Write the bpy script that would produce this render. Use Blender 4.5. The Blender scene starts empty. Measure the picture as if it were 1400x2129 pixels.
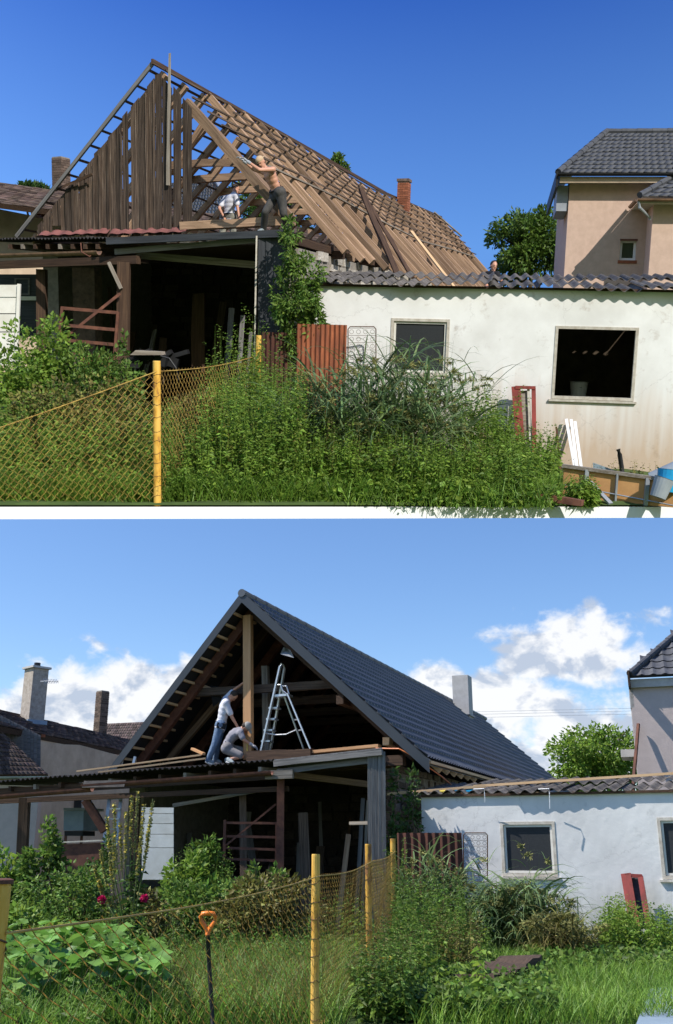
import bpy, math, random
import numpy as np
from mathutils import Vector, Matrix
R = math.radians
rng = random.Random(7)
nr = np.random.default_rng(11)
S = bpy.context.scene

# ------------------------------------------------------------------ camera, sky, suns, exposure
EYE = Vector((0, 0, 1.45))
F, CX, CY = 2080.0, 700.0, 1064.5            # focal length and centre of the photograph, in its own pixels
PITCH = math.atan((1775 - CY) / F)           # the camera looks up by this much at the finished yard
cam = bpy.data.objects.new('camera', bpy.data.cameras.new('camera'))
S.collection.objects.link(cam)
cam.data.sensor_fit = 'HORIZONTAL'; cam.data.sensor_width = 36; cam.data.lens = 36 * F / 1400
cam.data.clip_start = 0.1; cam.data.clip_end = 6000
cam.location = EYE; cam.rotation_euler = (R(90) + PITCH, 0, 0)
S.camera = cam

S.view_settings.view_transform = 'Standard'; S.view_settings.look = 'None'
S.view_settings.exposure = 1.0; S.view_settings.gamma = 1
S.cycles.max_bounces = 6; S.cycles.diffuse_bounces = 3; S.cycles.transparent_max_bounces = 12
S.cycles.use_denoising = True

SUN_AFTER = Vector((-0.60, -0.05, 0.80)).normalized()      # towards the sun: high, from the left
SUN_BEFORE = Vector((0.42, -0.62, 0.66)).normalized()     # in the other yard's own frame: front right
SKY_STRENGTH = 0.092

before_collection = bpy.data.collections.new('yard_before'); S.collection.children.link(before_collection)
after_collection = bpy.data.collections.new('yard_after'); S.collection.children.link(after_collection)

# yard before the works, tilted and enlarged about the eye on an added terrace
def rx(a): return Matrix.Rotation(a, 3, 'X')
def ry(a): return Matrix.Rotation(-a, 3, 'Y')
R_AFTER = rx(PITCH)
R_BEFORE = rx(-math.atan((CY - 710) / F)) @ ry(R(1.5))
TERRACE_ROT = R_AFTER @ R_BEFORE.inverted()
TERRACE_SIZE = 6.0  # sized up so the terrace casts no shade on the finished yard
TERRACE = (Matrix.Translation(EYE) @ TERRACE_ROT.to_4x4() @ Matrix.Scale(TERRACE_SIZE, 4) @ Matrix.Translation(-EYE))

def sun(name, d, strength, col, coll):
    l = bpy.data.lights.new(name, 'SUN'); l.energy = strength; l.angle = R(0.5); l.color = col
    o = bpy.data.objects.new(name, l); S.collection.objects.link(o)
    o.rotation_euler = (-d).to_track_quat('-Z', 'Y').to_euler(); o.location = d * 50
    o.light_linking.receiver_collection = coll      # each yard was photographed on its own day, under its own sun
    return o
sun('sun_after', SUN_AFTER, 3.5, (1, .95, .88), after_collection)
sun('sun_before', (TERRACE_ROT @ SUN_BEFORE).normalized(), 2.65, (1, .95, .88), before_collection)

W = bpy.data.worlds.new('World'); S.world = W; W.use_nodes = True
nt = W.node_tree; N = nt.nodes; L = nt.links
def wn(t, **k):
    n = N.new(t)
    for a, b in k.items(): setattr(n, a, b)
    return n
def wm(op, a, b=None, c=None):
    n = wn('ShaderNodeMath', operation=op)
    for i, x in enumerate((a, b, c)):
        if x is None: continue
        if isinstance(x, (int, float)): n.inputs[i].default_value = x
        else: L.new(x, n.inputs[i])
    return n.outputs[0]
bg = N['Background']
sky = wn('ShaderNodeTexSky', sky_type='NISHITA'); sky.sun_disc = False
sky.sun_elevation = math.asin(SUN_AFTER.z); sky.sun_rotation = math.atan2(SUN_AFTER.x, SUN_AFTER.y)
sky.air_density = 1.0; sky.dust_density = 0.7; sky.ozone_density = 3.0; sky.altitude = 400
tc = wn('ShaderNodeTexCoord'); sep = wn('ShaderNodeSeparateXYZ'); L.new(tc.outputs['Generated'], sep.inputs[0])
az = wm('ARCTAN2', sep.outputs[0], sep.outputs[1]); el = wm('ARCSINE', sep.outputs[2])
comb = wn('ShaderNodeCombineXYZ'); L.new(az, comb.inputs[0]); L.new(el, comb.inputs[1])
def noise(sc, off=(0, 0, 0), det=7, rough=.55, dist=.25):
    m = wn('ShaderNodeMapping'); m.inputs['Location'].default_value = off; L.new(comb.outputs[0], m.inputs[0])
    m.inputs['Scale'].default_value = (1, 1.35, 1)
    n = wn('ShaderNodeTexNoise'); n.inputs['Scale'].default_value = sc; n.inputs['Detail'].default_value = det
    n.inputs['Roughness'].default_value = rough; n.inputs['Distortion'].default_value = dist
    L.new(m.outputs[0], n.inputs[0]); return n.outputs[0]
def pix_dir(px, py):
    v = R_AFTER @ Vector((px - CX, F, CY - py)); v.normalize(); return math.atan2(v.x, v.y), math.asin(v.z)
# fair-weather cumulus: (x, y, half width, half height) where the photograph shows them, plus more of the same all round the horizon
BANKS = [(250, 1475, 250, 140), (60, 1500, 150, 80), (400, 1425, 110, 80), (345, 1530, 190, 80), (1190, 1350, 215, 100), (1110, 1385, 120, 45), (1060, 1460, 190, 90), (980, 1450, 90, 60),
         (900, 1425, 95, 55), (1230, 1530, 220, 100), (1135, 1600, 180, 95)]
kk = 1 / 2150
field = None
def blob(a0, e0, ra, re):
    x = wm('DIVIDE', wm('SUBTRACT', az, a0), ra); y = wm('DIVIDE', wm('SUBTRACT', el, e0), re)
    d = wm('SQRT', wm('ADD', wm('MULTIPLY', x, x), wm('MULTIPLY', y, y)))
    return wm('SUBTRACT', 1.0, d)
for px, py, hw, hh in BANKS:
    a0, e0 = pix_dir(px, py); b = blob(a0, e0, hw * kk, hh * kk)
    field = b if field is None else wm('MAXIMUM', field, b)
for i in range(16):                           # round the rest of the horizon
    a0 = R(32 + i * 19.5); 
    b = blob(a0 if a0 < math.pi else a0 - 2 * math.pi, R(rng.uniform(5, 11)), R(rng.uniform(6, 10)), R(rng.uniform(2.4, 4.2)))
    field = wm('MAXIMUM', field, b)
n1 = noise(22); n2 = noise(60, (3, 1, 0), 6)
dens = wm('ADD', wm('ADD', wm('MULTIPLY', field, 1.35), wm('MULTIPLY', wm('SUBTRACT', n1, .5), 2.3)), wm('MULTIPLY', wm('SUBTRACT', n2, .5), .7))
mr = wn('ShaderNodeMapRange', interpolation_type='SMOOTHSTEP'); L.new(dens, mr.inputs[0])
mr.inputs[1].default_value = .04; mr.inputs[2].default_value = .66; mr.inputs[3].default_value = 0; mr.inputs[4].default_value = .97
sh = noise(16, (0, .022, 0), 5); sh2 = noise(16, (0, 0, 0), 5)
lit = wm('ADD', wm('MULTIPLY', wm('SUBTRACT', sh2, sh), 3.0), wm('ADD', wm('MULTIPLY', n2, .5), .45))
cr = wn('ShaderNodeValToRGB'); L.new(lit, cr.inputs[0])
cr.color_ramp.elements[0].position = .38; cr.color_ramp.elements[0].color = (.27, .31, .38, 1)
cr.color_ramp.elements[1].position = .74; cr.color_ramp.elements[1].color = (.50, .505, .515, 1)
hsv = wn('ShaderNodeHueSaturation'); L.new(sky.outputs[0], hsv.inputs['Color'])
hsv.inputs['Saturation'].default_value = 1.12; hsv.inputs['Hue'].default_value = .503
ramp = wn('ShaderNodeValToRGB'); dv = wm('DIVIDE', el, R(90)); L.new(dv, ramp.inputs[0])       # sky tint by height: an added brighter band partway up, deeper blue above
ramp.color_ramp.elements[0].position = .0; ramp.color_ramp.elements[0].color = (1, 1, 1, 1); ramp.color_ramp.elements[1].position = .52; ramp.color_ramp.elements[1].color = (.27, .52, 1.0, 1)
q_ = ramp.color_ramp.elements.new(.24); q_.color = (.88, .93, 1, 1); q_ = ramp.color_ramp.elements.new(.37); q_.color = (1.05, 1.32, 1.46, 1)
deep = wn('ShaderNodeMix', data_type='RGBA', blend_type='MULTIPLY'); deep.inputs[0].default_value = 1; L.new(hsv.outputs[0], deep.inputs[6]); L.new(ramp.outputs[0], deep.inputs[7])
mul = wn('ShaderNodeVectorMath', operation='SCALE'); L.new(deep.outputs[2], mul.inputs[0]); mul.inputs['Scale'].default_value = SKY_STRENGTH
mx = wn('ShaderNodeMix', data_type='RGBA'); L.new(mr.outputs[0], mx.inputs[0]); L.new(mul.outputs[0], mx.inputs[6]); L.new(cr.outputs[0], mx.inputs[7])
L.new(mx.outputs[2], bg.inputs[0]); bg.inputs[1].default_value = 1.0

# ------------------------------------------------------------------ helpers
COLL = None; ROT = None; TOPS = []; BASE = {}
def enter(coll, rot):
    global COLL, ROT
    COLL, ROT = coll, rot
def at(px, py, Y):
    """photograph pixel + distance in front of the photographer (m) -> point in the yard"""
    v = ROT @ Vector((px - CX, F, CY - py)); return EYE + v * (Y / v.y)
def hit(px, py, p0, n):
    v = ROT @ Vector((px - CX, F, CY - py)); return EYE + v * ((p0 - EYE).dot(n) / v.dot(n))
def hitz(px, py, z):
    v = ROT @ Vector((px - CX, F, CY - py)); return EYE + v * ((z - EYE.z) / v.z)
def V(*a): return Vector(a)

MATS = {}
def mat(name, c1, c2=None, scale=4, stretch=(1, 1, 1), rough=.8, bump=.25, rand=.12, metal=0, c3=None, pos=(.35, .65), detail=8, island=0, transl=0, spec=.3, bscale=None, sheen=0):
    m = bpy.data.materials.new(name); m.use_nodes = True
    t = m.node_tree; n = t.nodes; l = t.links; p = n['Principled BSDF']
    c2 = c2 or tuple(x * .75 for x in c1)
    tcn = n.new('ShaderNodeTexCoord'); oi = n.new('ShaderNodeObjectInfo')
    ad = n.new('ShaderNodeVectorMath'); ad.operation = 'MULTIPLY_ADD'
    l.new(oi.outputs['Random'], ad.inputs[0]); ad.inputs[1].default_value = (37, 51, 23); l.new(tcn.outputs['Object'], ad.inputs[2])
    mp = n.new('ShaderNodeMapping'); mp.inputs['Scale'].default_value = stretch; l.new(ad.outputs[0], mp.inputs[0])
    nz = n.new('ShaderNodeTexNoise'); nz.inputs['Scale'].default_value = scale; nz.inputs['Detail'].default_value = detail; nz.inputs['Roughness'].default_value = .65
    l.new(mp.outputs[0], nz.inputs[0])
    r = n.new('ShaderNodeValToRGB'); l.new(nz.outputs[0], r.inputs[0]); e = r.color_ramp.elements
    e[0].position = pos[0]; e[0].color = (*c2, 1); e[1].position = pos[1]; e[1].color = (*c1, 1)
    if c3: q = e.new(min(.95, pos[1] + .12)); q.color = (*c3, 1)
    h = n.new('ShaderNodeHueSaturation'); l.new(r.outputs[0], h.inputs['Color'])
    src = oi.outputs['Random']; amt = rand
    if island:
        g = n.new('ShaderNodeNewGeometry'); src = g.outputs['Random Per Island']; amt = island
        hm = n.new('ShaderNodeMapRange'); l.new(src, hm.inputs[0]); hm.inputs[3].default_value = .5 - island * .055; hm.inputs[4].default_value = .5 + island * .03
        l.new(hm.outputs[0], h.inputs['Hue'])
        ml = n.new('ShaderNodeMath'); ml.operation = 'MULTIPLY'; l.new(src, ml.inputs[0]); ml.inputs[1].default_value = 7.31
        fr = n.new('ShaderNodeMath'); fr.operation = 'FRACT'; l.new(ml.outputs[0], fr.inputs[0]); src = fr.outputs[0]
    mr_ = n.new('ShaderNodeMapRange'); l.new(src, mr_.inputs[0]); mr_.inputs[3].default_value = 1 - amt; mr_.inputs[4].default_value = 1 + amt
    l.new(mr_.outputs[0], h.inputs['Value'])
    l.new(h.outputs[0], p.inputs['Base Color'])
    p.inputs['Roughness'].default_value = rough; p.inputs['Metallic'].default_value = metal
    p.inputs['Specular IOR Level'].default_value = spec
    if bump:
        b = n.new('ShaderNodeBump'); b.inputs['Strength'].default_value = bump; b.inputs['Distance'].default_value = .02
        if bscale:
            nb = n.new('ShaderNodeTexNoise'); nb.inputs['Scale'].default_value = bscale; nb.inputs['Detail'].default_value = 6; l.new(mp.outputs[0], nb.inputs[0]); l.new(nb.outputs[0], b.inputs['Height'])
        else: l.new(nz.outputs[0], b.inputs['Height'])
        l.new(b.outputs[0], p.inputs['Normal'])
    if transl:
        tr = n.new('ShaderNodeBsdfTranslucent'); l.new(h.outputs[0], tr.inputs[0]); ms = n.new('ShaderNodeMixShader'); ms.inputs[0].default_value = transl
        l.new(p.outputs[0], ms.inputs[1]); l.new(tr.outputs[0], ms.inputs[2]); l.new(ms.outputs[0], n['Material Output'].inputs[0])
    MATS[name] = m
    return m

def tag(o, label=None, cat=None, group=None, kind=None):
    if label: o['label'] = label
    if cat: o['category'] = cat
    if group: o['group'] = group
    if kind: o['kind'] = kind
    return o
def thing(name, label, cat, base, group=None):
    o = bpy.data.objects.new(name, None); COLL.objects.link(o); o.location = base; o.empty_display_size = .2
    tag(o, label, cat, group); BASE[o.name] = Vector(base); TOPS.append(o); return o

def new_mesh(name, v, f):
    me = bpy.data.meshes.new(name)
    v = np.asarray(v, dtype=np.float32)
    if isinstance(f, np.ndarray):
        nf, k = f.shape
        me.vertices.add(len(v)); me.vertices.foreach_set('co', v.ravel())
        me.loops.add(nf * k); me.loops.foreach_set('vertex_index', f.astype(np.int32).ravel())
        me.polygons.add(nf); me.polygons.foreach_set('loop_start', np.arange(0, nf * k, k, dtype=np.int32)); me.polygons.foreach_set('loop_total', np.full(nf, k, dtype=np.int32))
        me.update(calc_edges=True)
    else:
        me.from_pydata([tuple(map(float, x)) for x in v], [], f); me.update()
    return me
def smooth(me): me.polygons.foreach_set('use_smooth', [True] * len(me.polygons))

def link(name, me, m, parent=None, base=None):
    o = bpy.data.objects.new(name, me); COLL.objects.link(o)
    if m is not None and not me.materials: me.materials.append(MATS[m] if isinstance(m, str) else m)
    if parent is not None: o.parent = parent
    else:
        TOPS.append(o)
        if base is not None: o.location = base
    return o

class MB:
    def __init__(s): s.v = []; s.f = []
    def raw(s, v, f):
        k = len(s.v); s.v += [Vector(x) for x in v]; s.f += [tuple(i + k for i in q) for q in f]; return s
    def box(s, c, size, m=None):
        c = Vector(c); q = []
        for i in (-1, 1):
            for j in (-1, 1):
                for k in (-1, 1):
                    p = Vector((i * size[0] / 2, j * size[1] / 2, k * size[2] / 2)); q.append(c + (m @ p if m else p))
        return s.raw(q, [(0, 1, 3, 2), (4, 6, 7, 5), (0, 4, 5, 1), (2, 3, 7, 6), (0, 2, 6, 4), (1, 5, 7, 3)])
    def hexa(s, a, b):                                      # two quads, joined
        return s.raw(list(a) + list(b), [(3, 2, 1, 0), (4, 5, 6, 7), (0, 1, 5, 4), (1, 2, 6, 5), (2, 3, 7, 6), (3, 0, 4, 7)])
    def slab(s, quad, t):                                   # a quad thickened by the vector t
        t = Vector(t); return s.hexa([Vector(q) for q in quad], [Vector(q) + t for q in quad])
    def prism(s, poly, t):
        n = len(poly); t = Vector(t); a = [Vector(p) for p in poly]
        return s.raw(a + [p + t for p in a], [tuple(range(n - 1, -1, -1)), tuple(range(n, 2 * n))] + [(i, (i + 1) % n, n + (i + 1) % n, n + i) for i in range(n)])
    def bar(s, p0, p1, w, h, up=(0, 0, 1), w1=None, h1=None):
        p0, p1 = Vector(p0), Vector(p1); x = (p1 - p0).normalized(); up = Vector(up)
        if abs(x.dot(up)) > .98: up = Vector((0, 1, 0))
        y = up.cross(x).normalized(); z = x.cross(y); w1 = w1 or w; h1 = h1 or h
        a = [p0 + y * i * w / 2 + z * j * h / 2 for i, j in ((-1, -1), (1, -1), (1, 1), (-1, 1))]
        b = [p1 + y * i * w1 / 2 + z * j * h1 / 2 for i, j in ((-1, -1), (1, -1), (1, 1), (-1, 1))]
        return s.hexa(a, b)
    def tube(s, pts, r, n=8, cap=True):
        pts = [Vector(p) for p in pts]; rs = r if isinstance(r, (list, tuple)) else [r] * len(pts)
        k = len(s.v); up = Vector((0, 0, 1))
        for i, p in enumerate(pts):
            d = (pts[min(i + 1, len(pts) - 1)] - pts[max(i - 1, 0)]).normalized()
            u = up if abs(d.dot(up)) < .95 else Vector((0, 1, 0))
            a = d.cross(u).normalized(); b = d.cross(a)
            for j in range(n):
                t = 2 * math.pi * j / n; s.v.append(p + (a * math.cos(t) + b * math.sin(t)) * rs[i])
        for i in range(len(pts) - 1):
            for j in range(n):
                s.f.append((k + i * n + j, k + i * n + (j + 1) % n, k + (i + 1) * n + (j + 1) % n, k + (i + 1) * n + j))
        if cap:
            s.f.append(tuple(k + j for j in range(n))); s.f.append(tuple(k + (len(pts) - 1) * n + j for j in range(n - 1, -1, -1)))
        return s
    def ball(s, c, r, m=None, nu=10, nv=7):
        r = (r, r, r) if isinstance(r, (int, float)) else r; c = Vector(c); k = len(s.v)
        def P(x, y, z):
            p = Vector((x * r[0], y * r[1], z * r[2])); return c + (m @ p if m else p)
        s.v.append(P(0, 0, -1))
        for i in range(1, nv):
            t = math.pi * i / nv - math.pi / 2
            for j in range(nu):
                q = 2 * math.pi * j / nu; s.v.append(P(math.cos(t) * math.cos(q), math.cos(t) * math.sin(q), math.sin(t)))
        s.v.append(P(0, 0, 1)); e = len(s.v) - 1
        for j in range(nu):
            s.f.append((k, k + 1 + (j + 1) % nu, k + 1 + j)); s.f.append((e, e - nu + j, e - nu + (j + 1) % nu))
        for i in range(nv - 2):
            for j in range(nu):
                a = k + 1 + i * nu; s.f.append((a + j, a + (j + 1) % nu, a + nu + (j + 1) % nu, a + nu + j))
        return s
    def caps(s, p0, p1, r0, r1=None, n=10):                  # tapered limb with round ends
        p0, p1 = Vector(p0), Vector(p1); r1 = r1 or r0; d = (p1 - p0).normalized(); pts = []; rs = []
        for t in (-.95, -.7, -.35): pts.append(p0 + d * r0 * t); rs.append(r0 * math.sqrt(1 - t * t))
        for t in (0, .5, 1): pts.append(p0.lerp(p1, t)); rs.append(r0 + (r1 - r0) * t)
        for t in (.35, .7, .95): pts.append(p1 + d * r1 * t); rs.append(r1 * math.sqrt(1 - t * t))
        return s.tube(pts, rs, n)
    def build(s, name, m, parent=None, base=None, sm=False, **k):
        off = BASE[parent.name] if parent is not None and parent.name in BASE else (Vector(base) if base is not None else Vector((0, 0, 0)))
        if parent is not None and parent.name not in BASE and parent.parent is not None and parent.parent.name in BASE: off = BASE[parent.parent.name]
        me = new_mesh(name, [p - off for p in s.v], s.f)
        if sm: smooth(me)
        o = link(name, me, m, parent, off if parent is None else None); 
        return tag(o, **k) if k else o

def beam(name, p0, p1, w, h, m, parent=None, up=(0, 0, 1), jit=.0, seg=1, taper=1.0, bow=0, **k):
    """a squared timber that keeps its own grain direction: local X runs along it"""
    p0, p1 = Vector(p0), Vector(p1); x = (p1 - p0); ln = x.length; x.normalize(); up = Vector(up)
    if abs(x.dot(up)) > .98: up = Vector((0, 1, 0))
    y = up.cross(x).normalized(); z = x.cross(y)
    M = Matrix((x, y, z)).transposed().to_4x4(); M.translation = p0
    v = []; f = []
    for i in range(seg + 1):
        t = i / seg; s_ = 1 + (taper - 1) * t; b = bow * math.sin(math.pi * t)
        for a, c in ((-1, -1), (1, -1), (1, 1), (-1, 1)):
            v.append((ln * t + rng.uniform(-jit, jit), a * w * s_ / 2 + rng.uniform(-jit, jit), c * h * s_ / 2 + b + rng.uniform(-jit, jit)))
    for i in range(seg):
        for j in range(4): f.append((4 * i + j, 4 * i + (j + 1) % 4, 4 * i + 4 + (j + 1) % 4, 4 * i + 4 + j))
    f += [(3, 2, 1, 0), tuple(4 * seg + j for j in range(4))]
    o = link(name, new_mesh(name, v, f), m, parent)
    if parent is not None: o.matrix_local = Matrix.Translation(-BASE[parent.name]) @ M
    else: o.matrix_local = M
    return tag(o, **k) if k else o

def corrugated(o, across, down, pitch, amp, t=.008, per=8, phase=0.0):
    """wavy sheet: waves run along `across`, ridges along `down`"""
    o, across, down = Vector(o), Vector(across), Vector(down); nrm = across.cross(down).normalized()
    if nrm.z < 0: nrm = -nrm
    n = max(2, int(across.length / pitch * per)); v = []; f = []
    for sgn in (0, 1):
        for i in range(n + 1):
            q = i / n; z = nrm * (amp * math.sin(2 * math.pi * (q * across.length / pitch + phase)) - t * sgn)
            for k in (0, 1): v.append(o + across * q + down * k + z)
    m_ = (n + 1) * 2
    for i in range(n):
        a = 2 * i; f.append((a, a + 2, a + 3, a + 1)); f.append((m_ + a, m_ + a + 1, m_ + a + 3, m_ + a + 2))
        f.append((a, m_ + a, m_ + a + 2, a + 2)); f.append((a + 1, a + 3, m_ + a + 3, m_ + a + 1))
    f.append((0, 1, m_ + 1, m_)); e = 2 * n; f.append((e, m_ + e, m_ + e + 1, e + 1))
    return MB().raw(v, f)

def wall_holes(o, u, length, z0, z1, holes, t):
    """wall from o along the unit vector u; holes = (a0, a1, z0, z1); t = thickness vector"""
    xs = sorted({0, length, *[h[0] for h in holes], *[h[1] for h in holes]}); zs = sorted({z0, z1, *[h[2] for h in holes], *[h[3] for h in holes]})
    b = MB(); o = Vector((o[0], o[1], 0)); u = Vector(u)
    for i in range(len(xs) - 1):
        for j in range(len(zs) - 1):
            cx, cz = (xs[i] + xs[i + 1]) / 2, (zs[j] + zs[j + 1]) / 2
            if any(h[0] < cx < h[1] and h[2] < cz < h[3] for h in holes): continue
            q = [o + u * xs[i] + V(0, 0, zs[j]), o + u * xs[i + 1] + V(0, 0, zs[j]), o + u * xs[i + 1] + V(0, 0, zs[j + 1]), o + u * xs[i] + V(0, 0, zs[j + 1])]
            b.slab(q, t)
    return b

# ------------------------------------------------------------------ leaves and grass (numpy)
class LB:
    def __init__(s): s.v = []; s.f = []; s.k = 0
    def add(s, v, f): s.v.append(v.reshape(-1, 3)); s.f.append(f + s.k); s.k += len(v.reshape(-1, 3))
    def leaves(s, P, D, ln, wd=.5, fold=.18, droop=.0):
        """folded leaf quads: P base, D direction, ln length"""
        P = np.asarray(P, float); D = np.asarray(D, float); n = len(P); ln = np.broadcast_to(ln, (n,))[:, None]
        D = D / (np.linalg.norm(D, axis=1, keepdims=True) + 1e-9)
        q = nr.normal(size=(n, 3)); sd = np.cross(D, q); sd /= np.linalg.norm(sd, axis=1, keepdims=True) + 1e-9
        sd[:, 2] *= .5; sd /= np.linalg.norm(sd, axis=1, keepdims=True) + 1e-9
        nn = np.cross(sd, D)
        v = np.stack([P, P + D * ln * .45 + sd * ln * wd * .5 + nn * ln * fold, P + D * ln - np.array([0, 0, 1]) * ln * droop, P + D * ln * .45 - sd * ln * wd * .5 + nn * ln * fold], 1)
        b = np.arange(n)[:, None] * 4
        f = np.concatenate([b + np.array([[0, 1, 2, 2]]), b + np.array([[0, 2, 3, 3]])])
        s.add(v, np.concatenate([b + np.array([[0, 1, 2]]), b + np.array([[0, 2, 3]])])); return s
    def blades(s, P, D, ln, wd, bend, seg=5):
        """arching strips: P base, D initial direction, bend = how far they droop"""
        P = np.asarray(P, float); D = np.asarray(D, float); n = len(P); D = D / np.linalg.norm(D, axis=1, keepdims=True)
        ln = np.broadcast_to(ln, (n,)); wd = np.broadcast_to(wd, (n,)); bend = np.broadcast_to(bend, (n,))
        sd = np.cross(D, np.array([0, 0, 1.0]) + nr.normal(size=(n, 3)) * .3); sd /= np.linalg.norm(sd, axis=1, keepdims=True) + 1e-9
        vs = []; p = P.copy(); d = D.copy()
        for i in range(seg + 1):
            t = i / seg; w = (wd * (1 - t) ** .6 * (.55 + .9 * min(t * 3, .5)))[:, None] * .5
            if i == seg: w = w * 0 + .0008
            vs += [p - sd * w, p + sd * w]
            d = d - np.array([0, 0, 1.0]) * (bend * (.35 + t) / seg)[:, None]; d /= np.linalg.norm(d, axis=1, keepdims=True)
            p = p + d * (ln / seg)[:, None]
        v = np.stack(vs, 1); m_ = 2 * (seg + 1); b = np.arange(n)[:, None] * m_; f = []
        for i in range(seg):
            a = 2 * i; f += [b + np.array([[a, a + 1, a + 3]]), b + np.array([[a, a + 3, a + 2]])]
        s.add(v, np.concatenate(f)); return s
    def build(s, name, m, parent=None, base=(0, 0, 0), sm=False, **k):
        off = np.array(BASE[parent.name]) if parent is not None else np.array(base)
        me = new_mesh(name, np.concatenate(s.v) - off, np.concatenate(s.f))
        if sm: smooth(me)
        o = link(name, me, m, parent, Vector(off) if parent is None else None)
        return tag(o, **k) if k else o

def unit(n):
    q = nr.normal(size=(n, 3)); return q / np.linalg.norm(q, axis=1, keepdims=True)
def leafy_mass(lb, c, r, n, size, clumps=26, wd=.55, spread=.30, down=.3, zmin=None):
    """leaves gathered in clumps through an ellipsoid, so light and dark gaps show between them"""
    c = np.array(c); r = np.array(r); q = unit(clumps) * (nr.random((clumps, 1)) ** .45); cc = c + q * r
    w = nr.integers(0, clumps, n); off = unit(n) * (nr.random((n, 1)) ** .4) * r * spread
    P = cc[w] + off
    D = off / (r * spread) * .7 + q[w] * .5 + nr.normal(size=(n, 3)) * .45; D[:, 2] -= down * .6
    if zmin is not None: P[:, 2] = np.maximum(P[:, 2], zmin + nr.random(n) * .1)
    lb.leaves(P, D, size * (.6 + .8 * nr.random(n)), wd)
def nettles(lb, st, pts, hmin, hmax, size=.075, per=26, lean=.10):
    """upright weeds: a stem with leaves in pairs, smaller towards the tip"""
    for (x, y, z) in pts:
        h = rng.uniform(hmin, hmax); dx, dy = rng.gauss(0, lean) * h, rng.gauss(0, lean) * h
        n = int(per * (.5 + h * .6)); t = nr.random(n) ** .8; t[:3] = 1
        P = np.stack([x + dx * t * t, y + dy * t * t, z + h * t], 1)
        a = nr.random(n) * 6.283; D = np.stack([np.cos(a), np.sin(a), .25 - .5 * nr.random(n) + .5 * (t > .93)], 1)
        lb.leaves(P + D * .01, D, size * (1.15 - .75 * t ** 2) * (.7 + .6 * nr.random(n)), .42, droop=.25)
        st.blades(np.array([[x, y, z]]), np.array([[dx / h * .4, dy / h * .4, 1]]), np.array([h]), .012, .0, 3)
def scatter(n, x0, x1, y0, y1, z, ok=None):
    out = []
    while len(out) < n:
        x, y = rng.uniform(x0, x1), rng.uniform(y0, y1)
        if ok is None or ok(x, y): out.append((x, y, z(x, y) if callable(z) else z))
    return out
# ------------------------------------------------------------------ materials
WD = (.5, 14, 14)                             # grain runs along a timber's own X
mat('old_board', (.16, .115, .085), (.055, .037, .026), 3, WD, .9, .5, .32, c3=(.30, .25, .20))
mat('old_board_upright', (.115, .080, .058), (.032, .021, .015), 3, (16, 16, .5), .9, .6, .45, c3=(.28, .225, .175), pos=(.38, .60))
mat('old_rafter', (.42, .275, .17), (.19, .115, .07), 2.5, WD, .85, .5, .38, c3=(.54, .39, .26))
mat('dark_timber', (.10, .058, .034), (.04, .022, .014), 2.5, WD, .85, .4, .25)
mat('weathered_timber', (.33, .29, .24), (.15, .12, .09), 2.5, WD, .9, .4, .15)
mat('grey_plank', (.21, .20, .19), (.10, .095, .09), 2.5, (.5, 10, 10), .9, .35, .12)
mat('black_plank', (.055, .06, .068), (.028, .03, .034), 2.5, (.5, 10, 10), .75, .35, .2)
mat('new_timber', (.55, .31, .15), (.42, .22, .10), 2.2, (.45, 9, 9), .7, .15, .1)
mat('fresh_lath', (.66, .46, .26), (.52, .33, .17), 2.2, (.45, 9, 9), .75, .15, .12)
mat('rust_steel', (.17, .070, .042), (.085, .036, .026), 7, (1, 1, 1), .8, .25, .1, c3=(.28, .12, .06))
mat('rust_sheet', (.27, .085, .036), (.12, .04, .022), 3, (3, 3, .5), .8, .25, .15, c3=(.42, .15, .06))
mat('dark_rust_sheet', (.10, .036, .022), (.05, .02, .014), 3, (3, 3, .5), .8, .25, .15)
mat('red_iron', (.32, .055, .045), (.17, .04, .03), 6, (1, 1, .6), .6, .25, .1, c3=(.42, .12, .08))
mat('maroon_sheet', (.26, .10, .085), (.15, .06, .05), 5, rough=.7)
mat('fibre_cement', (.175, .155, .130), (.055, .048, .040), 6, (1, 1, 1), .95, .5, .22, c3=(.28, .27, .25))
mat('tar_sheet', (.05, .046, .043), (.022, .02, .019), 6, rough=.9, rand=.2)
mat('roof_metal', (.085, .094, .108), (.066, .073, .085), 1.2, rough=.42, bump=.05, rand=.07, spec=.5)
mat('trim_metal', (.034, .040, .048), (.028, .033, .04), 2, rough=.38, bump=.03, rand=.02, spec=.5)
mat('concrete_tile', (.085, .088, .096), (.055, .057, .063), 8, rough=.7, bump=.2, rand=.14)
mat('old_tile', (.130, .092, .078), (.060, .046, .042), 2.4, rough=.9, bump=.4, rand=.1, island=.45, c3=(.20, .13, .10))
mat('membrane', (.032, .032, .034), (.022, .022, .024), 3, rough=.8, bump=.3)
mat('membrane_pale', (.30, .32, .35), (.24, .26, .29), 3, rough=.6, bump=.2)
mat('pink_plaster', (.60, .43, .335), (.52, .37, .285), 5, rough=.95, bump=.25, rand=0, bscale=60)
mat('mauve_plaster', (.54, .45, .41), (.48, .40, .365), 5, rough=.95, bump=.3, rand=0, bscale=60)
mat('cream_plaster', (.60, .47, .34), (.46, .35, .25), 2.2, rough=.95, bump=.5, rand=0, bscale=18)
mat('render_chimney', (.46, .40, .33), (.30, .25, .20), 9, rough=.95, bump=.6, rand=0)
mat('pale_render', (.50, .48, .45), (.42, .40, .37), 5, rough=.9, bump=.15, rand=0)
mat('white_paint', (.72, .70, .64), (.62, .59, .52), 4, (1, 1, 1), .6, .15, .04)
mat('frame_paint', (.58, .54, .46), (.40, .35, .28), 9, rough=.7, bump=.25, rand=.08)
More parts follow.
